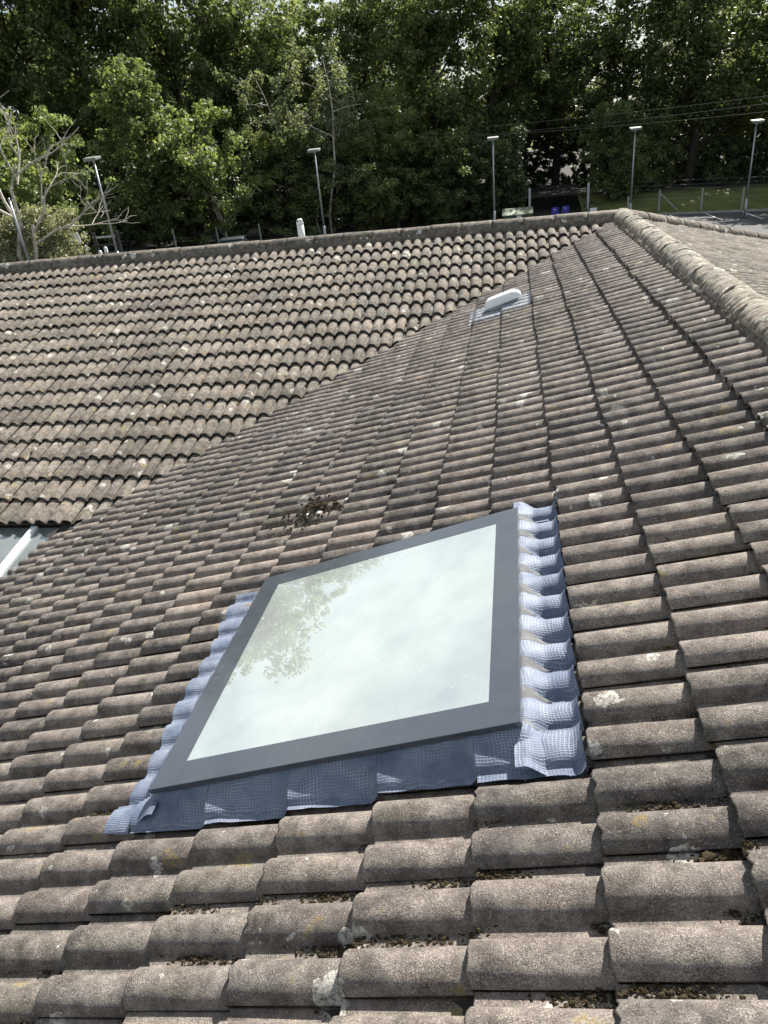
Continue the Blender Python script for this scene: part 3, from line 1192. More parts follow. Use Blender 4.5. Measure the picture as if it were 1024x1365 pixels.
# near side apron below the frame, stepped with the courses
def h_near(u, v):
    t = (v - (sy0 - 0.075)) / 0.095
    k = soft(u, v, 0.35)
    crease = 0.006 * mnoise.noise(Vector((u * 26, v * 8, 5.0)))
    side_ = max(0.0, min(1.0, (u - (su0 - 0.035)) / 0.05)) * max(0.0, min(1.0, (su1 + 0.035 - u) / 0.05))
    up_ = lerp(soft(u, v, 0.6) + 0.006, HF - 0.026, side_)
    return lerp(k, up_, t) + crease * max(0.0, min(1.0, t))
course = 0
pieces = [(-1.77, -5 * G + 0.002), (-5 * G + 0.002, -4 * G), (-4 * G, -3 * G), (-3 * G, -2 * G), (-2 * G, -G), (-G, -0.004)]
for pi, (a, b) in enumerate(pieces):
    y0 = 0.522 + random.uniform(-0.010, 0.010)
    if pi == 5:
        y0 = 0.505
    if pi == 0:
        y0 = 0.548
    flashing(np.linspace(a, b - 0.001, 20), np.linspace(y0, sy0 + 0.034, 34), (lambda off: (lambda u, v: h_near(u, v) + off))(0.003 + 0.0006 * pi), 3.0 + pi,
             edge=lambda u, v, yy=y0, s_=pi: (u, v + (0.006 * mnoise.noise(Vector((u * 14, 0, s_))) if v < yy + 0.001 else 0)))
# head strip behind the frame
flashing(np.linspace(-1.56, -0.05, 60), np.linspace(sy1 - 0.03, 2.10, 14), lambda u, v: soft(u, v, 0.4) + 0.004, 12.0)

# ------------------------------------------------------------------ roof vent
vent = empty('roof_vent', FA @ Vector((-0.31, 7.10, -0.03)), 0, 'small white plastic vent cowl on a grey flashing patch high on the roof', 'roof vent')
mb = MB()
prof = [(0.09 - 0.09 * math.copysign(abs(math.cos(a_)) ** 0.6, math.cos(a_)), 0.092 * abs(math.sin(a_)) ** 0.62) for a_ in [math.pi * i_ / 14 for i_ in range(15)]]
n_ = len(prof)
vv2, ff2 = [], []
stations = [(-0.515 + 0.41 * i_ / 16, max(0.30, (1 - abs(2 * i_ / 16 - 1) ** 7.0)) ** 0.5, max(0.22, (1 - abs(2 * i_ / 16 - 1) ** 6.5)) ** 0.5) for i_ in range(17)]
for (uu, sw, sh) in stations:
    for (b, h) in prof:
        vv2.append((uu, 7.09 + 0.09 + (b - 0.09) * sw, -0.01 + 0.03 + h * sh))
for i in range(len(stations) - 1):
    for k in range(n_ - 1):
        a = i * n_ + k
        ff2.append((a, a + 1, a + n_ + 1, a + n_))
ff2.append(tuple(range(n_ - 1, -1, -1)))
ff2.append(tuple(range((len(stations) - 1) * n_, len(stations) * n_)))
mb.add([(a, b, c_) for a, b, c_ in vv2], ff2)
mb.build('cowl', MT['white_plastic'], vent, True, mw=FA)
mb = MB().box((-0.48, 7.11, -0.03), (-0.14, 7.25, 0.022))
mb.build('collar', MT['galv'], vent, mw=FA)
MT['patch'] = simple('grey_flashing_patch', (0.19, 0.205, 0.23), 0.55, 0.1, var=0.5, nscale=22, bmp=0.5, bscale=60)
flashing(np.linspace(-0.725, -0.004, 44), np.linspace(6.76, 7.46, 70), lambda u, v: soft(u, v, 0.35), 20.0, parent=vent, mat=MT['patch'])

# ------------------------------------------------------------------ white pipe behind the ridge
px_x = -3.54
pipe_base = Vector((px_x, YR + 0.42, ZR - 0.42 * TT - 0.06))
pipe = empty('vent_pipe', pipe_base, 0, 'short white plastic pipe with a slotted cap rising behind the roof ridge', 'pipe')
mb = MB()
mb.tube([pipe_base, pipe_base + Vector((0, 0, 0.40))], 0.055, 20)
mb.build('pipe', MT['white_plastic'], pipe, True, mw=Matrix())
mb = MB()
mb.tube([pipe_base + Vector((0, 0, 0.402)), pipe_base + Vector((0, 0, 0.43)), pipe_base + Vector((0, 0, 0.47)), pipe_base + Vector((0, 0, 0.485))], [0.058, 0.058, 0.042, 0.030], 20)
mb.build('cap', MT['white_plastic'], pipe, True, mw=Matrix())
for k in range(6):
    an = k * math.pi / 3
    q = pipe_base + Vector((math.cos(an) * 0.051, math.sin(an) * 0.051, 0.45))
    MB().box((-0.006, -0.006, -0.014), (0.006, 0.006, 0.014), org=q).build('slot', MT['black_steel'], pipe, mw=Matrix())

# ------------------------------------------------------------------ glazed lean-to in the inner corner
lt_y1, lt_z1 = YEB - 0.03, zf - 0.02
LP = R(11)
lean = empty('glazed_lean_to', (XE - 2.0, YE - 2.0, ground_z(-6)), 0, 'grey glass lean-to roof with white glazing bars below the tiled eaves', 'glass roof')
FL = Matrix((Vector((1, 0, 0)), Vector((0, math.cos(LP), math.sin(LP))), Vector((0, -math.sin(LP), math.cos(LP))))).transposed().to_4x4()
FL.translation = Vector((XE - 0.03, lt_y1, lt_z1))
LEN = 4.6
BW = 0.62
for k in range(7):
    x1 = -k * BW - 0.30
    x0 = x1 - BW
    if k == 0:
        MB().box((-0.27, -LEN, -0.012), (-0.0, 0, 0.0)).build('pane', MT['lean_glass'], lean, mw=FL)
    MB().box((x0 + 0.03, -LEN, -0.012), (x1 - 0.03, 0, 0.0)).build('pane', MT['lean_glass'], lean, mw=FL)
    MB().box((x1 - 0.035, -LEN - 0.02, -0.06), (x1 + 0.035, 0.0, 0.028)).build('glazing_bar', MT['white_plastic'], lean, mw=FL, bevel=0.006)
MB().box((-5.0, -LEN - 0.08, -0.10), (0, -LEN, 0.02)).build('eaves_beam', MT['white_plastic'], lean, mw=FL)
zfl = ground_z(-6) + 0.02
MB().box((XE - 5.0, YE - 4.6, zfl), (XE - 0.1, YE - 0.05, zfl + 0.05)).build('floor_slab', MT['paving'], lean, mw=Matrix())
for k in range(5):
    x = XE - 4.95 + k * 1.2
    MB().box((x, YE - 4.62, zfl + 0.05), (x + 0.07, YE - 4.55, lt_z1 - math.sin(LP) * LEN - 0.08)).build('post', MT['white_plastic'], lean, mw=Matrix())

# ------------------------------------------------------------------ moss and debris on the tiles
def clump(mbv, mbf, fr, u, v, h, r, flat=0.5, n=1):
    base = len(mbv)
    bm_v = ICO_V
    off = random.uniform(0, 50)
    for p in bm_v:
        q = Vector(p)
        k = 1 + 0.9 * mnoise.noise(q * 1.7 + Vector((off, off * 0.37, 0)))
        mbv.append((u + q.x * r * k * 1.25, v + q.y * r * k, h + q.z * r * flat * k))
    for f_ in ICO_F:
        mbf.append(tuple(i + base for i in f_))


bm = bmesh.new()
bmesh.ops.create_icosphere(bm, subdivisions=1, radius=1)
ICO_V = [v_.co.copy() for v_ in bm.verts]
ICO_F = [tuple(v_.index for v_ in f_.verts) for f_ in bm.faces]
bm.free()
for key, cnt, mname in (('A', 900, 'moss_dry'), ('A', 100, 'moss_green'), ('B', 520, 'moss_dry'), ('B', 100, 'moss_green')):
    V_, F_ = [], []
    fr = FR[key]
    ph = VSPAN[key][2]
    tries = 0
    done = 0
    while done < cnt and tries < cnt * 20:
        tries += 1
        if key == 'A':
            v = random.uniform(-0.8, 9) if random.random() < 0.5 else random.uniform(-0.8, 4.0)
            i = random.randint(-15, 4)
        else:
            v = random.uniform(-1.2, 9.6)
            i = random.randint(-14, 3)
        u = i * G + (random.choice((1, 1, 1, 0)) * (G - abs(random.gauss(0, 0.03))) + (0 if random.random() < 0.7 else random.uniform(0, G)))
        u = u - 0.006 + UO[key]
        vr = (round((v - ph) / PR) * PR + ph - (0.071 + random.gauss(0, 0.010)))
        P_ = fr @ Vector((u, vr, 0))
        if mnoise.noise(P_ * 0.9) < -0.05 and random.random() < 0.8:
            continue
        ok = True
        for (nx, ny, c_) in CLIPS[key]:
            if nx * P_.x + ny * P_.y > c_ - 0.03:
                ok = False
        if key == 'A' and su0 - 0.26 < u < su1 + 0.2 and 0.42 < vr < sy1 + 0.12:
            ok = False
        if not ok:
            continue
        s = (u - UO[key]) % G
        h = -RH - STEP * s / G
        rr = random.uniform(0.006, 0.015) * (1.6 if key == 'B' else 1.0) * (1.0 if random.random() < 0.85 else 1.7)
        for q in range(random.randint(12, 34)):
            du = random.gauss(0, 0.022)
            clump(V_, F_, fr, u + du, vr + random.gauss(0, 0.008), h + rr * random.uniform(0.0, 0.5), rr * (0.10 + 0.32 * random.random() ** 2), 0.7)
        done += 1
    o = obj('moss', mesh_np('moss', np.array(V_), F_), MT[mname], slope[key], fr)
    o['kind'] = 'stuff'
# dirt washed into particular pans near the skylight
V_, F_ = [], []
FAI = FA.inverted()
for (px, py, ln, cnt) in ((430, 1216, 0.05, 130), (590, 1200, 0.05, 90), (530, 1290, 0.10, 170), (345, 1105, 0.06, 70), (470, 1228, 0.05, 70), (255, 1310, 0.06, 80), (660, 1190, 0.05, 60),
                          (980, 1150, 0.04, 70), (765, 1318, 0.05, 60), (150, 1075, 0.05, 50), (905, 1300, 0.05, 60), (430, 1298, 0.05, 60), (870, 1045, 0.05, 50), (600, 1150, 0.05, 50), (250, 1240, 0.05, 50)):
    d_ = ray(px, py)
    nn_ = FA.to_3x3() @ Vector((0, 0, 1))
    hit = CAM + d_ * (((FA.translation + nn_ * -0.045 - CAM).dot(nn_)) / d_.dot(nn_))
    q_ = FAI @ hit
    vc = round((q_.y + 0.075) / PR) * PR - 0.073
    uc = q_.x
    for k in range(cnt * 3):
        u = uc + random.gauss(0, ln)
        v = vc + random.gauss(0, 0.011)
        clump(V_, F_, FA, u, v, surf_h(u, vc) + abs(random.gauss(0, 0.004)), 0.0012 + 0.0050 * random.random() ** 2, 0.7)
o = obj('moss', mesh_np('moss', np.array(V_), F_), MT['moss_dry'], slope['A'], FA)
o['kind'] = 'stuff'
# heap of moss, twigs and mortar chips swept up behind the skylight
deb = empty('debris_heap', FA @ Vector((-1.58, 2.92, -0.03)), 0, 'small heap of dry moss, twigs and pale chips lying on the tiles behind the skylight', 'debris')
V_, F_ = [], []
for q in range(420):
    u = random.gauss(-1.57, 0.085)
    v = random.gauss(2.93, 0.10)
    clump(V_, F_, FA, u, v, surf_h(u, v) + random.uniform(0.0, 0.012), random.uniform(0.003, 0.012), 0.8)
o = obj('moss', mesh_np('moss', np.array(V_), F_), MT['moss_dry'], deb, FA)
o['kind'] = 'stuff'
mb = MB()
for q in range(80):
    u = random.gauss(-1.55, 0.13)
    v = random.gauss(2.95, 0.16)
    a = random.uniform(0, math.pi)
    L = random.uniform(0.02, 0.07)
    h = surf_h(u, v) + random.uniform(0.006, 0.03)
    mb.tube([(u, v, h), (u + math.cos(a) * L, v + math.sin(a) * L, max(h + random.uniform(-0.01, 0.02), surf_h(u + math.cos(a) * L, v + math.sin(a) * L) + 0.003))], 0.0016, 5)
o = mb.build('twigs', MT['twig'], deb, mw=FA)
o['kind'] = 'stuff'
for (u, v, r_) in ((-1.50, 2.86, 0.020), (-1.58, 2.87, 0.016), (-1.33, 2.99, 0.014), (-1.66, 2.80, 0.011)):
    V_, F_ = [], []
    clump(V_, F_, FA, u, v, surf_h(u, v) + 0.009, r_, 0.45)
    obj('mortar_chip', mesh_np('mortar_chip', np.array(V_), F_), MT['mortar_chip'], deb, FA)

# ------------------------------------------------------------------ trees
def leaf_cloud(centres, radii, per, size, seed, droop=0.0, squash=0.8):
    """leaf quads scattered in clumps: returns verts (n*4,3), faces (n,4)"""
    g = np.random.default_rng(seed)
    cs = np.repeat(np.asarray(centres), per, axis=0)
    rs = np.repeat(np.asarray(radii), per)
    n = len(cs)
    d = g.normal(size=(n, 3))
    d /= np.linalg.norm(d, axis=1)[:, None]
    rad = g.random(n) ** 0.45
    p = cs + d * (rs * rad)[:, None] * np.array([1, 1, squash])
    p[:, 2] -= droop * g.random(n)
    # leaf frames: face outward and up, with scatter
    nn = d * 0.7 + g.normal(size=(n, 3)) * 0.6 + np.array([0, 0, 0.55])
    nn /= np.linalg.norm(nn, axis=1)[:, None]
    t = np.cross(nn, g.normal(size=(n, 3)))
    t /= np.linalg.norm(t, axis=1)[:, None] + 1e-9
    b = np.cross(nn, t)
    s = (size * (0.55 + 0.9 * g.random(n)))[:, None]
    v = np.empty((n, 4, 3))
    v[:, 0] = p - t * s * 0.62
    v[:, 1] = p - b * s * 0.34 + nn * s * 0.06
    v[:, 2] = p + t * s * 0.62
    v[:, 3] = p + b * s * 0.34 + nn * s * 0.06
    return v.reshape(-1, 3), np.arange(n * 4).reshape(-1, 4)


def make_tree(seed, height, crown_w, crown_base, lobes, clumps, per, size, trunk_r, leafless=0.0, droop=0.0, stems=1, lean_=0.0):
    """returns (wood mesh builder, leaf verts, leaf faces) standing on the origin"""
    r = random.Random(seed)
    wood = MB()
    centres, radii = [], []
    tips = []
    for st in range(stems):
        a0 = r.uniform(0, 6.28)
        sp_ = 0 if stems == 1 else crown_w * 0.16
        bx, by = math.cos(a0) * sp_ * 0.5, math.sin(a0) * sp_ * 0.5
        pts, rad = [], []
        n_ = 8
        x, y = bx, by
        for i in range(n_):
            t = i / (n_ - 1)
            pts.append((x, y, -0.3 + (height * 0.86 + 0.3) * t))
            rad.append(trunk_r * (1 - 0.86 * t) / (1 if stems == 1 else 1.6))
            x += r.gauss(0, 0.035) * height * 0.35 + math.cos(a0) * sp_ * 0.35 + lean_ * height / n_
            y += r.gauss(0, 0.035) * height * 0.35 + math.sin(a0) * sp_ * 0.35
        wood.tube(pts, rad, 7)
        for li in range(lobes // stems):
            t = r.uniform(crown_base * 0.7, 0.95)
            k = min(n_ - 2, int(t * (n_ - 1)))
            fr_ = t * (n_ - 1) - k
            p0 = Vector(pts[k]).lerp(Vector(pts[k + 1]), fr_)
            an = r.uniform(0, 6.28)
            reach = crown_w * 0.5 * r.uniform(0.45, 1.0) * (1.0 - 0.55 * max(0, (t - 0.55) / 0.45))
            end = p0 + Vector((math.cos(an) * reach, math.sin(an) * reach, reach * r.uniform(0.15, 0.75)))
            mid = p0.lerp(end, 0.5) + Vector((r.gauss(0, 0.1), r.gauss(0, 0.1), r.uniform(-0.1, 0.25))) * reach * 0.5
            rr = max(0.02, trunk_r * (1 - 0.8 * t) * 0.5)
            wood.tube([p0, mid, end], [rr, rr * 0.6, rr * 0.22], 5)
            for tw in range(3):
                q0 = p0.lerp(end, r.uniform(0.4, 0.95))
                q1 = q0 + Vector((r.gauss(0, 1), r.gauss(0, 1), r.uniform(0.0, 1.4))) * reach * 0.28
                wood.tube([q0, q1], [rr * 0.3, rr * 0.1], 4)
                tips.append(q1)
            tips.append(end)
            tips.append(mid)
    zb = height * crown_base
    for i in range(clumps):
        if tips and r.random() < 0.72:
            c_ = r.choice(tips) + Vector((r.gauss(0, 1), r.gauss(0, 1), r.gauss(0, 0.8))) * crown_w * 0.085
        else:
            an, rr = r.uniform(0, 6.28), crown_w * 0.5 * math.sqrt(r.random())
            t = r.random()
            prof_ = math.sin(math.pi * (0.12 + 0.83 * t)) ** 0.6
            c_ = Vector((math.cos(an) * rr * prof_, math.sin(an) * rr * prof_, zb + (height - zb) * t))
        if c_.z < zb * 0.8 or c_.z > height:
            c_.z = r.uniform(zb, height * 0.95)
        centres.append(tuple(c_))
        radii.append(crown_w * r.uniform(0.045, 0.105))
    lv, lf = leaf_cloud(centres, radii, per, size, seed, droop)
    return wood, lv, lf


KIND = {}
def tree_kind(name, leaf, bark, **kw):
    wood, lv, lf = make_tree(**kw)
    KIND[name] = (wood.mesh('trunk', True), mesh_np('crown', lv, lf), MT[bark], MT[leaf])
    KIND[name][0].materials.append(MT[bark])
    KIND[name][1].materials.append(MT[leaf])


tree_kind('oak_a', 'leaf_wood', 'bark_dark', seed=1, height=20, crown_w=11, crown_base=0.16, lobes=30, clumps=420, per=70, size=0.25, trunk_r=0.40)
tree_kind('oak_b', 'leaf_wood', 'bark_dark', seed=2, height=19, crown_w=10, crown_base=0.28, lobes=28, clumps=330, per=70, size=0.25, trunk_r=0.36)
tree_kind('oak_c', 'leaf_wood', 'bark_dark', seed=3, height=21, crown_w=12, crown_base=0.34, lobes=32, clumps=340, per=70, size=0.26, trunk_r=0.46, lean_=0.08)
tree_kind('lime', 'leaf_bright', 'bark_dark', seed=4, height=11, crown_w=6.2, crown_base=0.08, lobes=24, clumps=230, per=70, size=0.19, trunk_r=0.16)
tree_kind('bush_tree', 'leaf_bright', 'bark_pale', seed=5, height=8, crown_w=6.4, crown_base=0.05, lobes=22, clumps=170, per=70, size=0.20, trunk_r=0.12, stems=2)
tree_kind('birch', 'leaf_grey', 'bark_pale', seed=6, height=12, crown_w=6.4, crown_base=0.10, lobes=26, clumps=170, per=64, size=0.17, trunk_r=0.17, droop=0.5, stems=4)
tree_kind('dense', 'leaf_wood', 'bark_dark', seed=8, height=9, crown_w=6.5, crown_base=0.02, lobes=22, clumps=260, per=70, size=0.19, trunk_r=0.16)
tree_kind('shrub', 'leaf_bright', 'bark_pale', seed=9, height=4, crown_w=4.0, crown_base=0.04, lobes=16, clumps=80, per=60, size=0.16, trunk_r=0.06, stems=2)


def tree(name, kind, px, rr, top_z, width, label, group=None, cat='tree', base_z=None, rot=None, mat_leaf=None):
    """one tree at plan range rr in column px; top_z is the height over its foot"""
    x, y = at_range(px, rr)
    wood, leaf, mb_, ml_ = KIND[kind]
    zz = ground_z(x) if base_z is None else base_z
    h0 = {'oak_a': 20, 'oak_b': 19, 'oak_c': 21, 'lime': 11, 'bush_tree': 8, 'birch': 12, 'dense': 9, 'shrub': 4}[kind]
    w0 = {'oak_a': 11, 'oak_b': 10, 'oak_c': 12, 'lime': 6.2, 'bush_tree': 6.4, 'birch': 6.4, 'dense': 6.5, 'shrub': 4.0}[kind]
    t = empty(name, (x, y, zz - 0.05), 0, label, cat, group)
    sw, sh = width / w0, top_z / h0
    m = WM[t] @ Matrix.Rotation(random.uniform(0, 6.28) if rot is None else rot, 4, 'Z') @ Matrix.Diagonal((sw, sw, sh, 1))
    for nm, me in (('trunk', wood), ('crown', leaf)):
        obj(nm, me, None, t, m)
    return t


# row nearest the car park, each tree told apart by its place among the lamp posts
tree('leafy_tree', 'bush_tree', 95, 51, 8.4, 6.0, 'round leafy tree behind the bare branched tree', cat='tree')
tree('tall_tree', 'lime', 195, 54, 11.5, 6.4, 'tall light green tree rising over the lamp post by the dark gateway')
tree('leafy_tree', 'bush_tree', 300, 55, 8.6, 6.8, 'bright yellow green bushy tree between the dark gateway and the white pipe')
tree('birch_tree', 'birch', 430, 57, 12.6, 7.0, 'grey green tree with several thin pale stems behind the white pipe')
tree('slim_tree', 'lime', 525, 58, 9.6, 5.0, 'slim dark green tree next to the pale stemmed birch')
tree('leafy_tree', 'dense', 590, 58, 6.4, 6.2, 'low dense bush tree left of the lamp post by the green cabinet'.replace('left of', 'beside'))
tree('leafy_tree', 'bush_tree', 662, 62, 5.4, 4.4, 'small light green bush tree behind the green cabinet')
tree('leafy_tree', 'dense', 812, 63, 7.6, 5.6, 'dense leafy tree beside the arched gate under the cables')
tree('leafy_tree', 'dense', 870, 67, 6.6, 5.6, 'dark leafy tree behind the braced fence post')
tree('shrub', 'shrub', 968, 72, 4.6, 5.0, 'sunlit yellow green shrub on the bank behind the wire fence', cat='shrub')
tree('leafy_tree', 'dense', 15, 56, 9.0, 7.0, 'dark leafy tree half hidden behind the bare branched tree')
tree('leafy_tree', 'dense', 245, 55, 7.5, 6.6, 'dark ivy green tree crowded behind the yellow green bushy tree')
tree('leafy_tree', 'dense', 380, 56, 7.0, 6.6, 'dark dense tree filling the gap beside the pale stemmed birch')
tree('leafy_tree', 'dense', 480, 57, 6.5, 6.6, 'dark dense tree under the slim tree behind the ridge')
# tall woodland behind
WOOD = [(-60, 66, 25, 13, 'oak_a'), (50, 70, 25, 13, 'oak_b'), (150, 68, 24.0, 12, 'oak_a'), (255, 70, 24, 12, 'oak_b'), (335, 72, 19, 11, 'oak_a'),
        (425, 72, 17.5, 12, 'oak_b'), (505, 70, 19.0, 11, 'oak_c'), (585, 66, 20, 12, 'oak_a'), (665, 70, 21, 12, 'oak_b'), (740, 76, 20, 12, 'oak_c'),
        (820, 72, 19, 12, 'oak_b'), (915, 71, 21, 12, 'oak_c'), (985, 80, 19, 12, 'oak_b'), (1070, 74, 20, 13, 'oak_b'), (1150, 70, 20, 13, 'oak_a'),
        (110, 80, 18, 12, 'oak_c'), (220, 82, 18, 12, 'oak_a'), (390, 86, 20, 13, 'oak_a'), (545, 88, 19, 12, 'oak_b'), (700, 90, 19, 12, 'oak_b'),
        (-170, 60, 20, 12, 'oak_b'), (-300, 58, 15, 12, 'oak_a'), (1240, 70, 20, 13, 'oak_c'), (300, 96, 20, 14, 'oak_b')]
for (px, rr, h, w, kd) in WOOD:
    tree('woodland_tree', kd, px, rr, h, w, 'tall dark woodland tree with a dense crown in the belt behind the lamp posts', 'woodland trees behind the car park')

# bare branched pale tree at the edge of the wood
def bare_tree(px, rr, h):
    x, y = at_range(px, rr)
    t = empty('bare_tree', (x, y, ground_z(x) - 0.05), 0, 'pale bare branched tree with few leaves above the clipped hedge', 'tree')
    r = random.Random(5)
    wood = MB()
    tips = []
    def grow(p, d, L, rad, depth):
        q = p + d * L
        m_ = p.lerp(q, 0.5) + Vector((r.gauss(0, 1), r.gauss(0, 1), r.gauss(0, 1))) * L * 0.07
        wood.tube([p, m_, q], [rad, rad * 0.82, rad * 0.62], 6, cap=False)
        if depth == 0:
            tips.append(q)
            return
        for k in range(r.choice((2, 3, 3))):
            dd = (d + Vector((r.gauss(0, 1), r.gauss(0, 1), r.gauss(0.15, 0.6))) * 0.50).normalized()
            grow(p.lerp(q, r.uniform(0.65, 1.0)), dd, L * r.uniform(0.62, 0.85), rad * 0.58, depth - 1)
    b0 = WM[t].translation
    grow(b0, Vector((0.08, 0, 1)), h * 0.34, 0.15, 4)
    grow(b0 + Vector((0.1, 0, 0.4)), Vector((0.25, 0, 0.95)).normalized(), h * 0.28, 0.10, 4)
    grow(b0 + Vector((-0.1, 0, 0.4)), Vector((-0.3, -0.2, 0.93)).normalized(), h * 0.28, 0.10, 4)
    wood.build('trunk', MT['bark_pale'], t, True, mw=Matrix())
    sel = [tuple(p) for p in tips if r.random() < 0.10]
    lv, lf = leaf_cloud(sel, [0.32] * len(sel), 14, 0.17, 77)
    obj('crown', mesh_np('crown', lv, lf), MT['leaf_bright'], t, Matrix())


bare_tree(6, 40, 10.5)


# clipped hedge bank at the left, ivy undergrowth along the wood edge
def hedge(name, px0, px1, r0, r1, h, dens, mat, label, cat, seed, depth=1.6, size=0.14, kind=None, noise_h=0.5):
    g = np.random.default_rng(seed)
    (x0, y0), (x1, y1) = at_range(px0, r0), at_range(px1, r1)
    L = math.hypot(x1 - x0, y1 - y0)
    n = int(dens * L)
    t = g.random(n)
    d = g.normal(size=n) * depth * 0.35
    hh = np.array([h * (1 + noise_h * mnoise.noise(Vector((a * L * 0.5, seed, 0.0)))) for a in t])
    cx = x0 + (x1 - x0) * t
    cy = y0 + (y1 - y0) * t + d
    z = g.random(n) ** 0.8 * hh
    gz = np.array([ground_z(a) for a in cx])
    lv, lf = leaf_cloud(np.stack([cx, cy, gz + z], 1), np.full(n, 0.34), 26, size, seed + 1)
    o0 = Vector(((x0 + x1) / 2, (y0 + y1) / 2, ground_z((x0 + x1) / 2)))
    me = mesh_np(name, lv - np.array(o0), lf)
    o = obj(name, me, mat, None, Matrix.Translation(o0))
    if kind:
        o['kind'] = kind
    tag(o, label, cat)
    return o


hedge('clipped_hedge', -60, 82, 40, 41, 3.7, 120, MT['leaf_hedge'], 'sunlit pale green clipped hedge under the bare branched tree', 'hedge', 31, noise_h=0.15, size=0.12)
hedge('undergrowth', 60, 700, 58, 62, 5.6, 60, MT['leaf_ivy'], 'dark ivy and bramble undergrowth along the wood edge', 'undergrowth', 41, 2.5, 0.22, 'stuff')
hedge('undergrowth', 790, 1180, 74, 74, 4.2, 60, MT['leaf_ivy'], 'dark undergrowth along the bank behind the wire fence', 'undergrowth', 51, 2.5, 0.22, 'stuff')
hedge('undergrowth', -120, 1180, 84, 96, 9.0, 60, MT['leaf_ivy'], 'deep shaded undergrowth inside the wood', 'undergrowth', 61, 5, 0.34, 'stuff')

# ------------------------------------------------------------------ lamp posts
def lamp_post(px, top, rr, label, head=True, hh=5.8):
    az, el = azel(*top)
    x, y = CAM.x + math.sin(az) * rr, CAM.y + math.cos(az) * rr
    zt = CAM.z + rr * math.tan(el)
    zb = ground_z(x)
    t = empty('lamp_post', (x, y, zb), 0, label, 'lamp post', 'lamp posts round the car park')
    MB().tube([(x, y, zb), (x, y, zb + 1.2)], 0.085, 12).build('base_sleeve', MT['galv'], t, True, mw=Matrix())
    MB().tube([(x, y, zb + 1.2), (x, y, zt - 0.06)], [0.062, 0.045], 12).build('pole', MT['galv'], t, True, mw=Matrix())
    if head:
        rot = Matrix.Rotation(R(6), 3, 'X')
        MB().box((-0.36, -0.42, -0.07), (0.36, 0.22, 0.07), rot, (x, y, zt)).build('lamp_head', MT['lamp_head'], t, bevel=0.03, mw=Matrix())
        MB().box((-0.28, -0.34, -0.085), (0.28, 0.14, -0.072), rot, (x, y, zt)).build('lens', MT['white_plastic'], t, mw=Matrix())
        MB().box((-0.05, -0.05, -0.22), (0.05, 0.05, -0.07), None, (x, y, zt)).build('bracket', MT['galv'], t, mw=Matrix())


lamp_post(0, (11, 262), 39, 'grey pole leaning against the hedge with its lamp lost in the bare tree', False)
lamp_post(0, (124, 211), 44, 'grey lamp post with a flat lamp head beside the dark gateway')
lamp_post(0, (419, 200), 49, 'grey lamp post with a flat lamp head in front of the pale stemmed birch')
lamp_post(0, (657, 184), 53, 'grey lamp post with a flat lamp head beside the green cabinet')
lamp_post(0, (847, 171), 55, 'grey lamp post with a flat lamp head beside the leaning braced fence post')
lamp_post(0, (1009, 161), 56.5, 'grey lamp post with a flat lamp head standing at the grass bank')

# ------------------------------------------------------------------ wire fence on the bank
for (px, py, rr, br) in ((880, 253, 60, True), (937, 251, 60.5, False), (992, 250, 61, False), (1046, 250, 61.5, False), (1100, 250, 62, False), (838, 262, 59.5, False)):
    az, el = azel(px, py)
    x, y = CAM.x + math.sin(az) * rr, CAM.y + math.cos(az) * rr
    zt = CAM.z + rr * math.tan(el)
    zb = min(verge_z(x, y) if x > 5 else ground_z(x), zt - 1.4)
    t = empty('fence_post', (x, y, zb), 0, 'concrete fence post with a diagonal brace on the grass bank' if br else 'plain concrete fence post in the wire fence behind the car park', 'fence post', 'posts of the wire fence')
    MB().box((-0.065, -0.065, -0.2), (0.065, 0.065, zt - zb), None, (x, y, zb)).build('post', MT['concrete'], t, bevel=0.01, mw=Matrix())
    if br:
        MB().tube([(x + 0.05, y - 0.08, zb + (zt - zb) * 0.82), (x + 1.5, y - 0.1, zb - 0.25)], 0.055, 6).build('brace', MT['concrete'], t, mw=Matrix())
wf = empty('wire_fence', (12, 59.8, ground_z(12)), 0, 'thin wire netting fence strung between the concrete posts', 'wire fence')
(ax, ay), (bx_, by_) = at_range(838, 59.5), at_range(1110, 62)
for k in range(6):
    mb = MB()
    pts = []
    for i in range(9):
        t_ = i / 8
        x, y = ax + (bx_ - ax) * t_, ay + (by_ - ay) * t_
        pts.append((x, y + 0.08, ground_z(x) + 0.75 + 0.30 * k))
    mb.tube(pts, 0.004, 4).build('line_wire', MT['galv'], wf, mw=Matrix())

# fence stakes along the wood edge
for (px, py, rr) in ((230, 306, 52), (288, 304, 53), (345, 300, 53)):
    az, el = azel(px, py)
    x, y = CAM.x + math.sin(az) * rr, CAM.y + math.cos(az) * rr
    zt = CAM.z + rr * math.tan(el)
    zb = ground_z(x)
    st = MB().tube([(x, y, zb), (x, y, zt), (x, y, zt + 0.12)], [0.06, 0.055, 0.01], 7).build('timber_stake', MT['concrete'])
    tag(st, 'weathered grey stake standing against the ivy at the wood edge', 'stake', 'stakes along the wood edge')

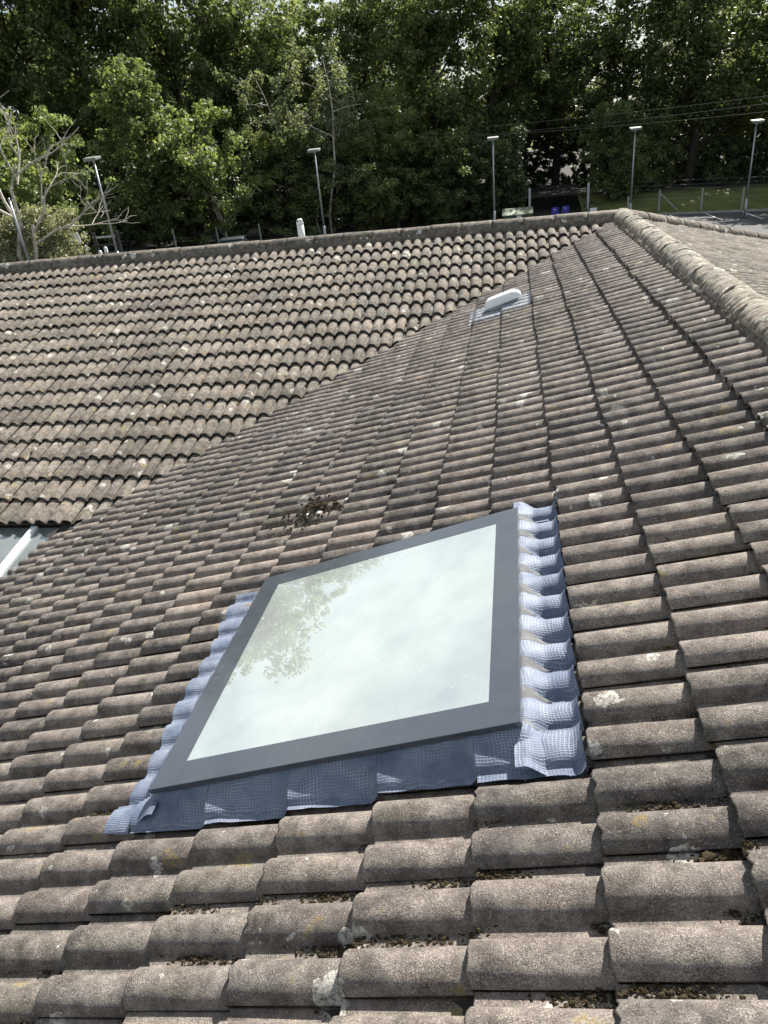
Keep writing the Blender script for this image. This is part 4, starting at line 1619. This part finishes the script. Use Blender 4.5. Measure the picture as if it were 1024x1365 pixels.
# ------------------------------------------------------------------ arched gate, cabinet
(gx0, gy), (gx1, gy1) = at_range(708, 58.5), at_range(783, 58.5)
gz_ = ground_z((gx0 + gx1) / 2)
gate = empty('arched_gate', ((gx0 + gx1) / 2, gy, gz_), 0, 'black metal double gate with an arched top at the mouth of the woodland drive', 'gate')
gw = gx1 - gx0
nb = 34
for i in range(nb + 1):
    t_ = i / nb
    x = gx0 + gw * t_
    top_ = 1.45 + 0.85 * math.sin(math.pi * t_)
    MB().tube([(x, gy, gz_ + 0.1), (x, gy, gz_ + top_)], 0.014, 5).build('bar', MT['black_steel'], gate, mw=Matrix())
MB().tube([(gx0 + gw * i / 20, gy, gz_ + 1.45 + 0.85 * math.sin(math.pi * i / 20)) for i in range(21)], 0.03, 6).build('top_rail', MT['black_steel'], gate, mw=Matrix())
MB().tube([(gx0, gy, gz_ + 0.25), (gx1, gy, gz_ + 0.25)], 0.03, 6).build('bottom_rail', MT['black_steel'], gate, mw=Matrix())
for x in (gx0 - 0.1, gx1 + 0.1):
    MB().box((x - 0.08, gy - 0.08, gz_ - 0.2), (x + 0.08, gy + 0.08, gz_ + 2.3)).build('gate_post', MT['galv'], gate, mw=Matrix())
for (px, py) in ((740, 281), (754, 279)):
    az, el = azel(px, py)
    rr = 58.3
    x, y = CAM.x + math.sin(az) * rr, CAM.y + math.cos(az) * rr
    z = CAM.z + rr * math.tan(el)
    m0 = MB().box((-0.25, -0.02, -0.24), (0.25, 0.02, 0.24), None, (x, y, z)).build('notice_board', MT['blue_sign'], gate, mw=Matrix())
    MB().tube([(x - 0.05, y - 0.03, z + 0.06), (x + 0.02, y - 0.03, z + 0.10)], 0.05, 6).build('emblem', MT['white_paint'], m0, mw=Matrix())
az, el = azel(690, 278)
rr = 57.0
x, y = CAM.x + math.sin(az) * rr, CAM.y + math.cos(az) * rr
zt = CAM.z + rr * math.tan(el)
zb = ground_z(x)
cb = empty('utility_cabinet', (x, y, zb), 0, 'green utility cabinet with a pale sloping lid and a white notice', 'cabinet')
MB().box((-1.05, -0.5, 0), (1.05, 0.6, zt - zb - 0.42), None, (x, y, zb)).build('body', MT['cabinet'], cb, bevel=0.02, mw=Matrix())
MB().box((-1.12, -0.62, -0.03), (1.12, 0.7, 0.03), Matrix.Rotation(R(16), 3, 'X'), (x, y, zt - 0.22)).build('lid', MT['cabinet_roof'], cb, mw=Matrix())
MB().box((-0.05, -0.53, -0.62), (0.28, -0.505, -0.36), None, (x, y, zt)).build('notice', MT['white_paint'], cb, mw=Matrix())
MB().box((-0.02, -0.515, -1.7), (0.0, -0.503, -0.5), None, (x, y, zt)).build('door_gap', MT['black_steel'], cb, mw=Matrix())
az, el = azel(791, 281)
x, y = CAM.x + math.sin(az) * 58, CAM.y + math.cos(az) * 58
zt = CAM.z + 58 * math.tan(el)
wb = empty('meter_box', (x, y, ground_z(x)), 0, 'small white meter box on a post beside the arched gate', 'box')
MB().box((-0.24, -0.1, -0.3), (0.24, 0.1, 0.2), None, (x, y, zt)).build('box', MT['white_paint'], wb, bevel=0.02, mw=Matrix())
MB().box((-0.05, -0.05, ground_z(x) - zt), (0.05, 0.05, -0.302), None, (x, y, zt)).build('post', MT['concrete'], wb, mw=Matrix())

# ------------------------------------------------------------------ dark gateway at the left with its white bits
(gx0, gy), (gx1, _) = at_range(108, 45), at_range(150, 45)
gz_ = ground_z(gx0)
lg = empty('timber_gate', ((gx0 + gx1) / 2, gy, gz_), 0, 'dark barred gate in the shaded gap beside the clipped hedge', 'gate')
for k in range(4):
    MB().box((gx0, gy - 0.03, gz_ + 0.6 + 0.42 * k), (gx1, gy + 0.03, gz_ + 0.70 + 0.42 * k)).build('rail', MT['galv'] if k == 3 else MT['black_steel'], lg, mw=Matrix())
for x in (gx0, gx1):
    MB().box((x - 0.08, gy - 0.08, gz_ - 0.2), (x + 0.08, gy + 0.08, gz_ + 2.2)).build('gate_post', MT['black_steel'], lg, mw=Matrix())
az, el = azel(102, 317)
x, y = CAM.x + math.sin(az) * 44, CAM.y + math.cos(az) * 44
zt = CAM.z + 44 * math.tan(el)
sg = empty('notice_sign', (x, y, ground_z(x)), 0, 'small white notice on a post beside the dark barred gate', 'sign')
MB().box((-0.19, -0.015, -0.26), (0.19, 0.015, 0.26), Matrix.Rotation(R(-8), 3, 'Y'), (x, y, zt)).build('board', MT['white_paint'], sg, mw=Matrix())
MB().tube([(x, y + 0.05, ground_z(x)), (x, y + 0.05, zt + 0.2)], 0.035, 8).build('post', MT['galv'], sg, mw=Matrix())
for (px, py) in ((115, 330), (141, 332), (134, 337)):
    az, el = azel(px, py)
    rr = 43
    x, y = CAM.x + math.sin(az) * rr, CAM.y + math.cos(az) * rr
    zt = CAM.z + rr * math.tan(el)
    zb = ground_z(x)
    b = empty('bollard', (x, y, zb), 0, 'short white bollard in front of the dark barred gate', 'bollard', 'bollards at the gateway')
    MB().tube([(x, y, zb), (x, y, zt + 0.04), (x, y, zt + 0.10), (x, y, zt + 0.13)], [0.09, 0.09, 0.07, 0.02], 12).build('post', MT['white_paint'], b, True, mw=Matrix())
    MB().tube([(x, y, zt - 0.25), (x, y, zt - 0.17)], 0.094, 12).build('band', MT['black_steel'], b, True, mw=Matrix())

# ------------------------------------------------------------------ parked car, only its roof shows over the ridge
az, el = azel(309, 317)
CH = 1.46
for q_ in range(400):
    rr = 30 + q_ * 0.1
    x, y = CAM.x + math.sin(az) * rr, CAM.y + math.cos(az) * rr
    zb = ground_z(x)
    if CAM.z + rr * math.tan(el) < zb + CH:
        break
car = empty('parked_car', (x, y, zb), 0, 'dark grey parked car whose roof just shows over the tiled ridge', 'car')
mcar = Matrix.Translation((x, y, zb)) @ Matrix.Rotation(R(104), 4, 'Z')
def loft(sections, mat, name, parent, mw, smooth=True):
    v, f = [], []
    n_ = len(sections[0])
    for s in sections:
        v += s
    for i in range(len(sections) - 1):
        for k in range(n_):
            k2 = (k + 1) % n_
            f.append((i * n_ + k, i * n_ + k2, (i + 1) * n_ + k2, (i + 1) * n_ + k))
    f.append(tuple(reversed(range(n_))))
    f.append(tuple(range((len(sections) - 1) * n_, len(sections) * n_)))
    me = mesh_np(name, np.array(v), f, smooth)
    return obj(name, me, mat, parent, mw)
def csec(xx, w, z0, z1, rnd_=0.12):
    return [(xx, -w, z0), (xx, w, z0), (xx, w + 0.03, z0 + (z1 - z0) * 0.5), (xx, w - rnd_ * 0.3, z1 - rnd_ * 0.4), (xx, w - rnd_, z1), (xx, -w + rnd_, z1), (xx, -w + rnd_ * 0.3, z1 - rnd_ * 0.4), (xx, -w - 0.03, z0 + (z1 - z0) * 0.5)]
loft([csec(-2.1, 0.70, 0.35, 0.75), csec(-1.9, 0.84, 0.25, 0.90), csec(-0.9, 0.87, 0.22, 0.98), csec(0.9, 0.87, 0.22, 0.98), csec(1.8, 0.85, 0.24, 0.93), csec(2.05, 0.72, 0.35, 0.80)], MT['car_paint'], 'body', car, mcar)
loft([csec(-1.25, 0.78, 0.95, 1.0), csec(-0.62, 0.70, 0.95, CH - 0.06), csec(0.9, 0.70, 0.95, CH - 0.06), csec(1.65, 0.76, 0.95, 1.0)], MT['car_glass'], 'window_band', car, mcar)
loft([csec(-0.66, 0.66, CH - 0.075, CH - 0.02, 0.08), csec(-0.2, 0.68, CH - 0.06, CH, 0.08), csec(0.6, 0.68, CH - 0.06, CH, 0.08), csec(0.98, 0.66, CH - 0.075, CH - 0.03, 0.08)], MT['car_paint'], 'roof', car, mcar)
for wx in (-1.3, 1.3):
    for wy in (-0.82, 0.82):
        wv = MB().tube([(wx, wy - 0.1, 0.32), (wx, wy + 0.1, 0.32)], 0.32, 18)
        wv.build('wheel', MT['rubber'], car, mw=mcar)

# ------------------------------------------------------------------ overhead cables
for k, ((pa, ya), (pb, yb), rr) in enumerate((((690, 172), (1030, 128), 57), ((690, 161), (1030, 118), 57.5), ((690, 174), (1030, 139), 56.5))):
    az, el = azel(pa, ya)
    A_ = Vector((CAM.x + math.sin(az) * rr, CAM.y + math.cos(az) * rr, CAM.z + rr * math.tan(el)))
    az, el = azel(pb, yb)
    B_ = Vector((CAM.x + math.sin(az) * (rr - 6), CAM.y + math.cos(az) * (rr - 6), CAM.z + (rr - 6) * math.tan(el)))
    d = B_ - A_
    A_ -= d * 0.35
    B_ += d * 0.9
    pts = []
    for i in range(25):
        t_ = i / 24
        p = A_.lerp(B_, t_)
        p.z -= 4 * t_ * (1 - t_) * 0.35
        pts.append(p)
    tag(MB().tube(pts, 0.006, 5).build('overhead_cable', MT['cable']), 'thin grey overhead cable crossing in front of the woodland', 'cable', 'overhead cables')
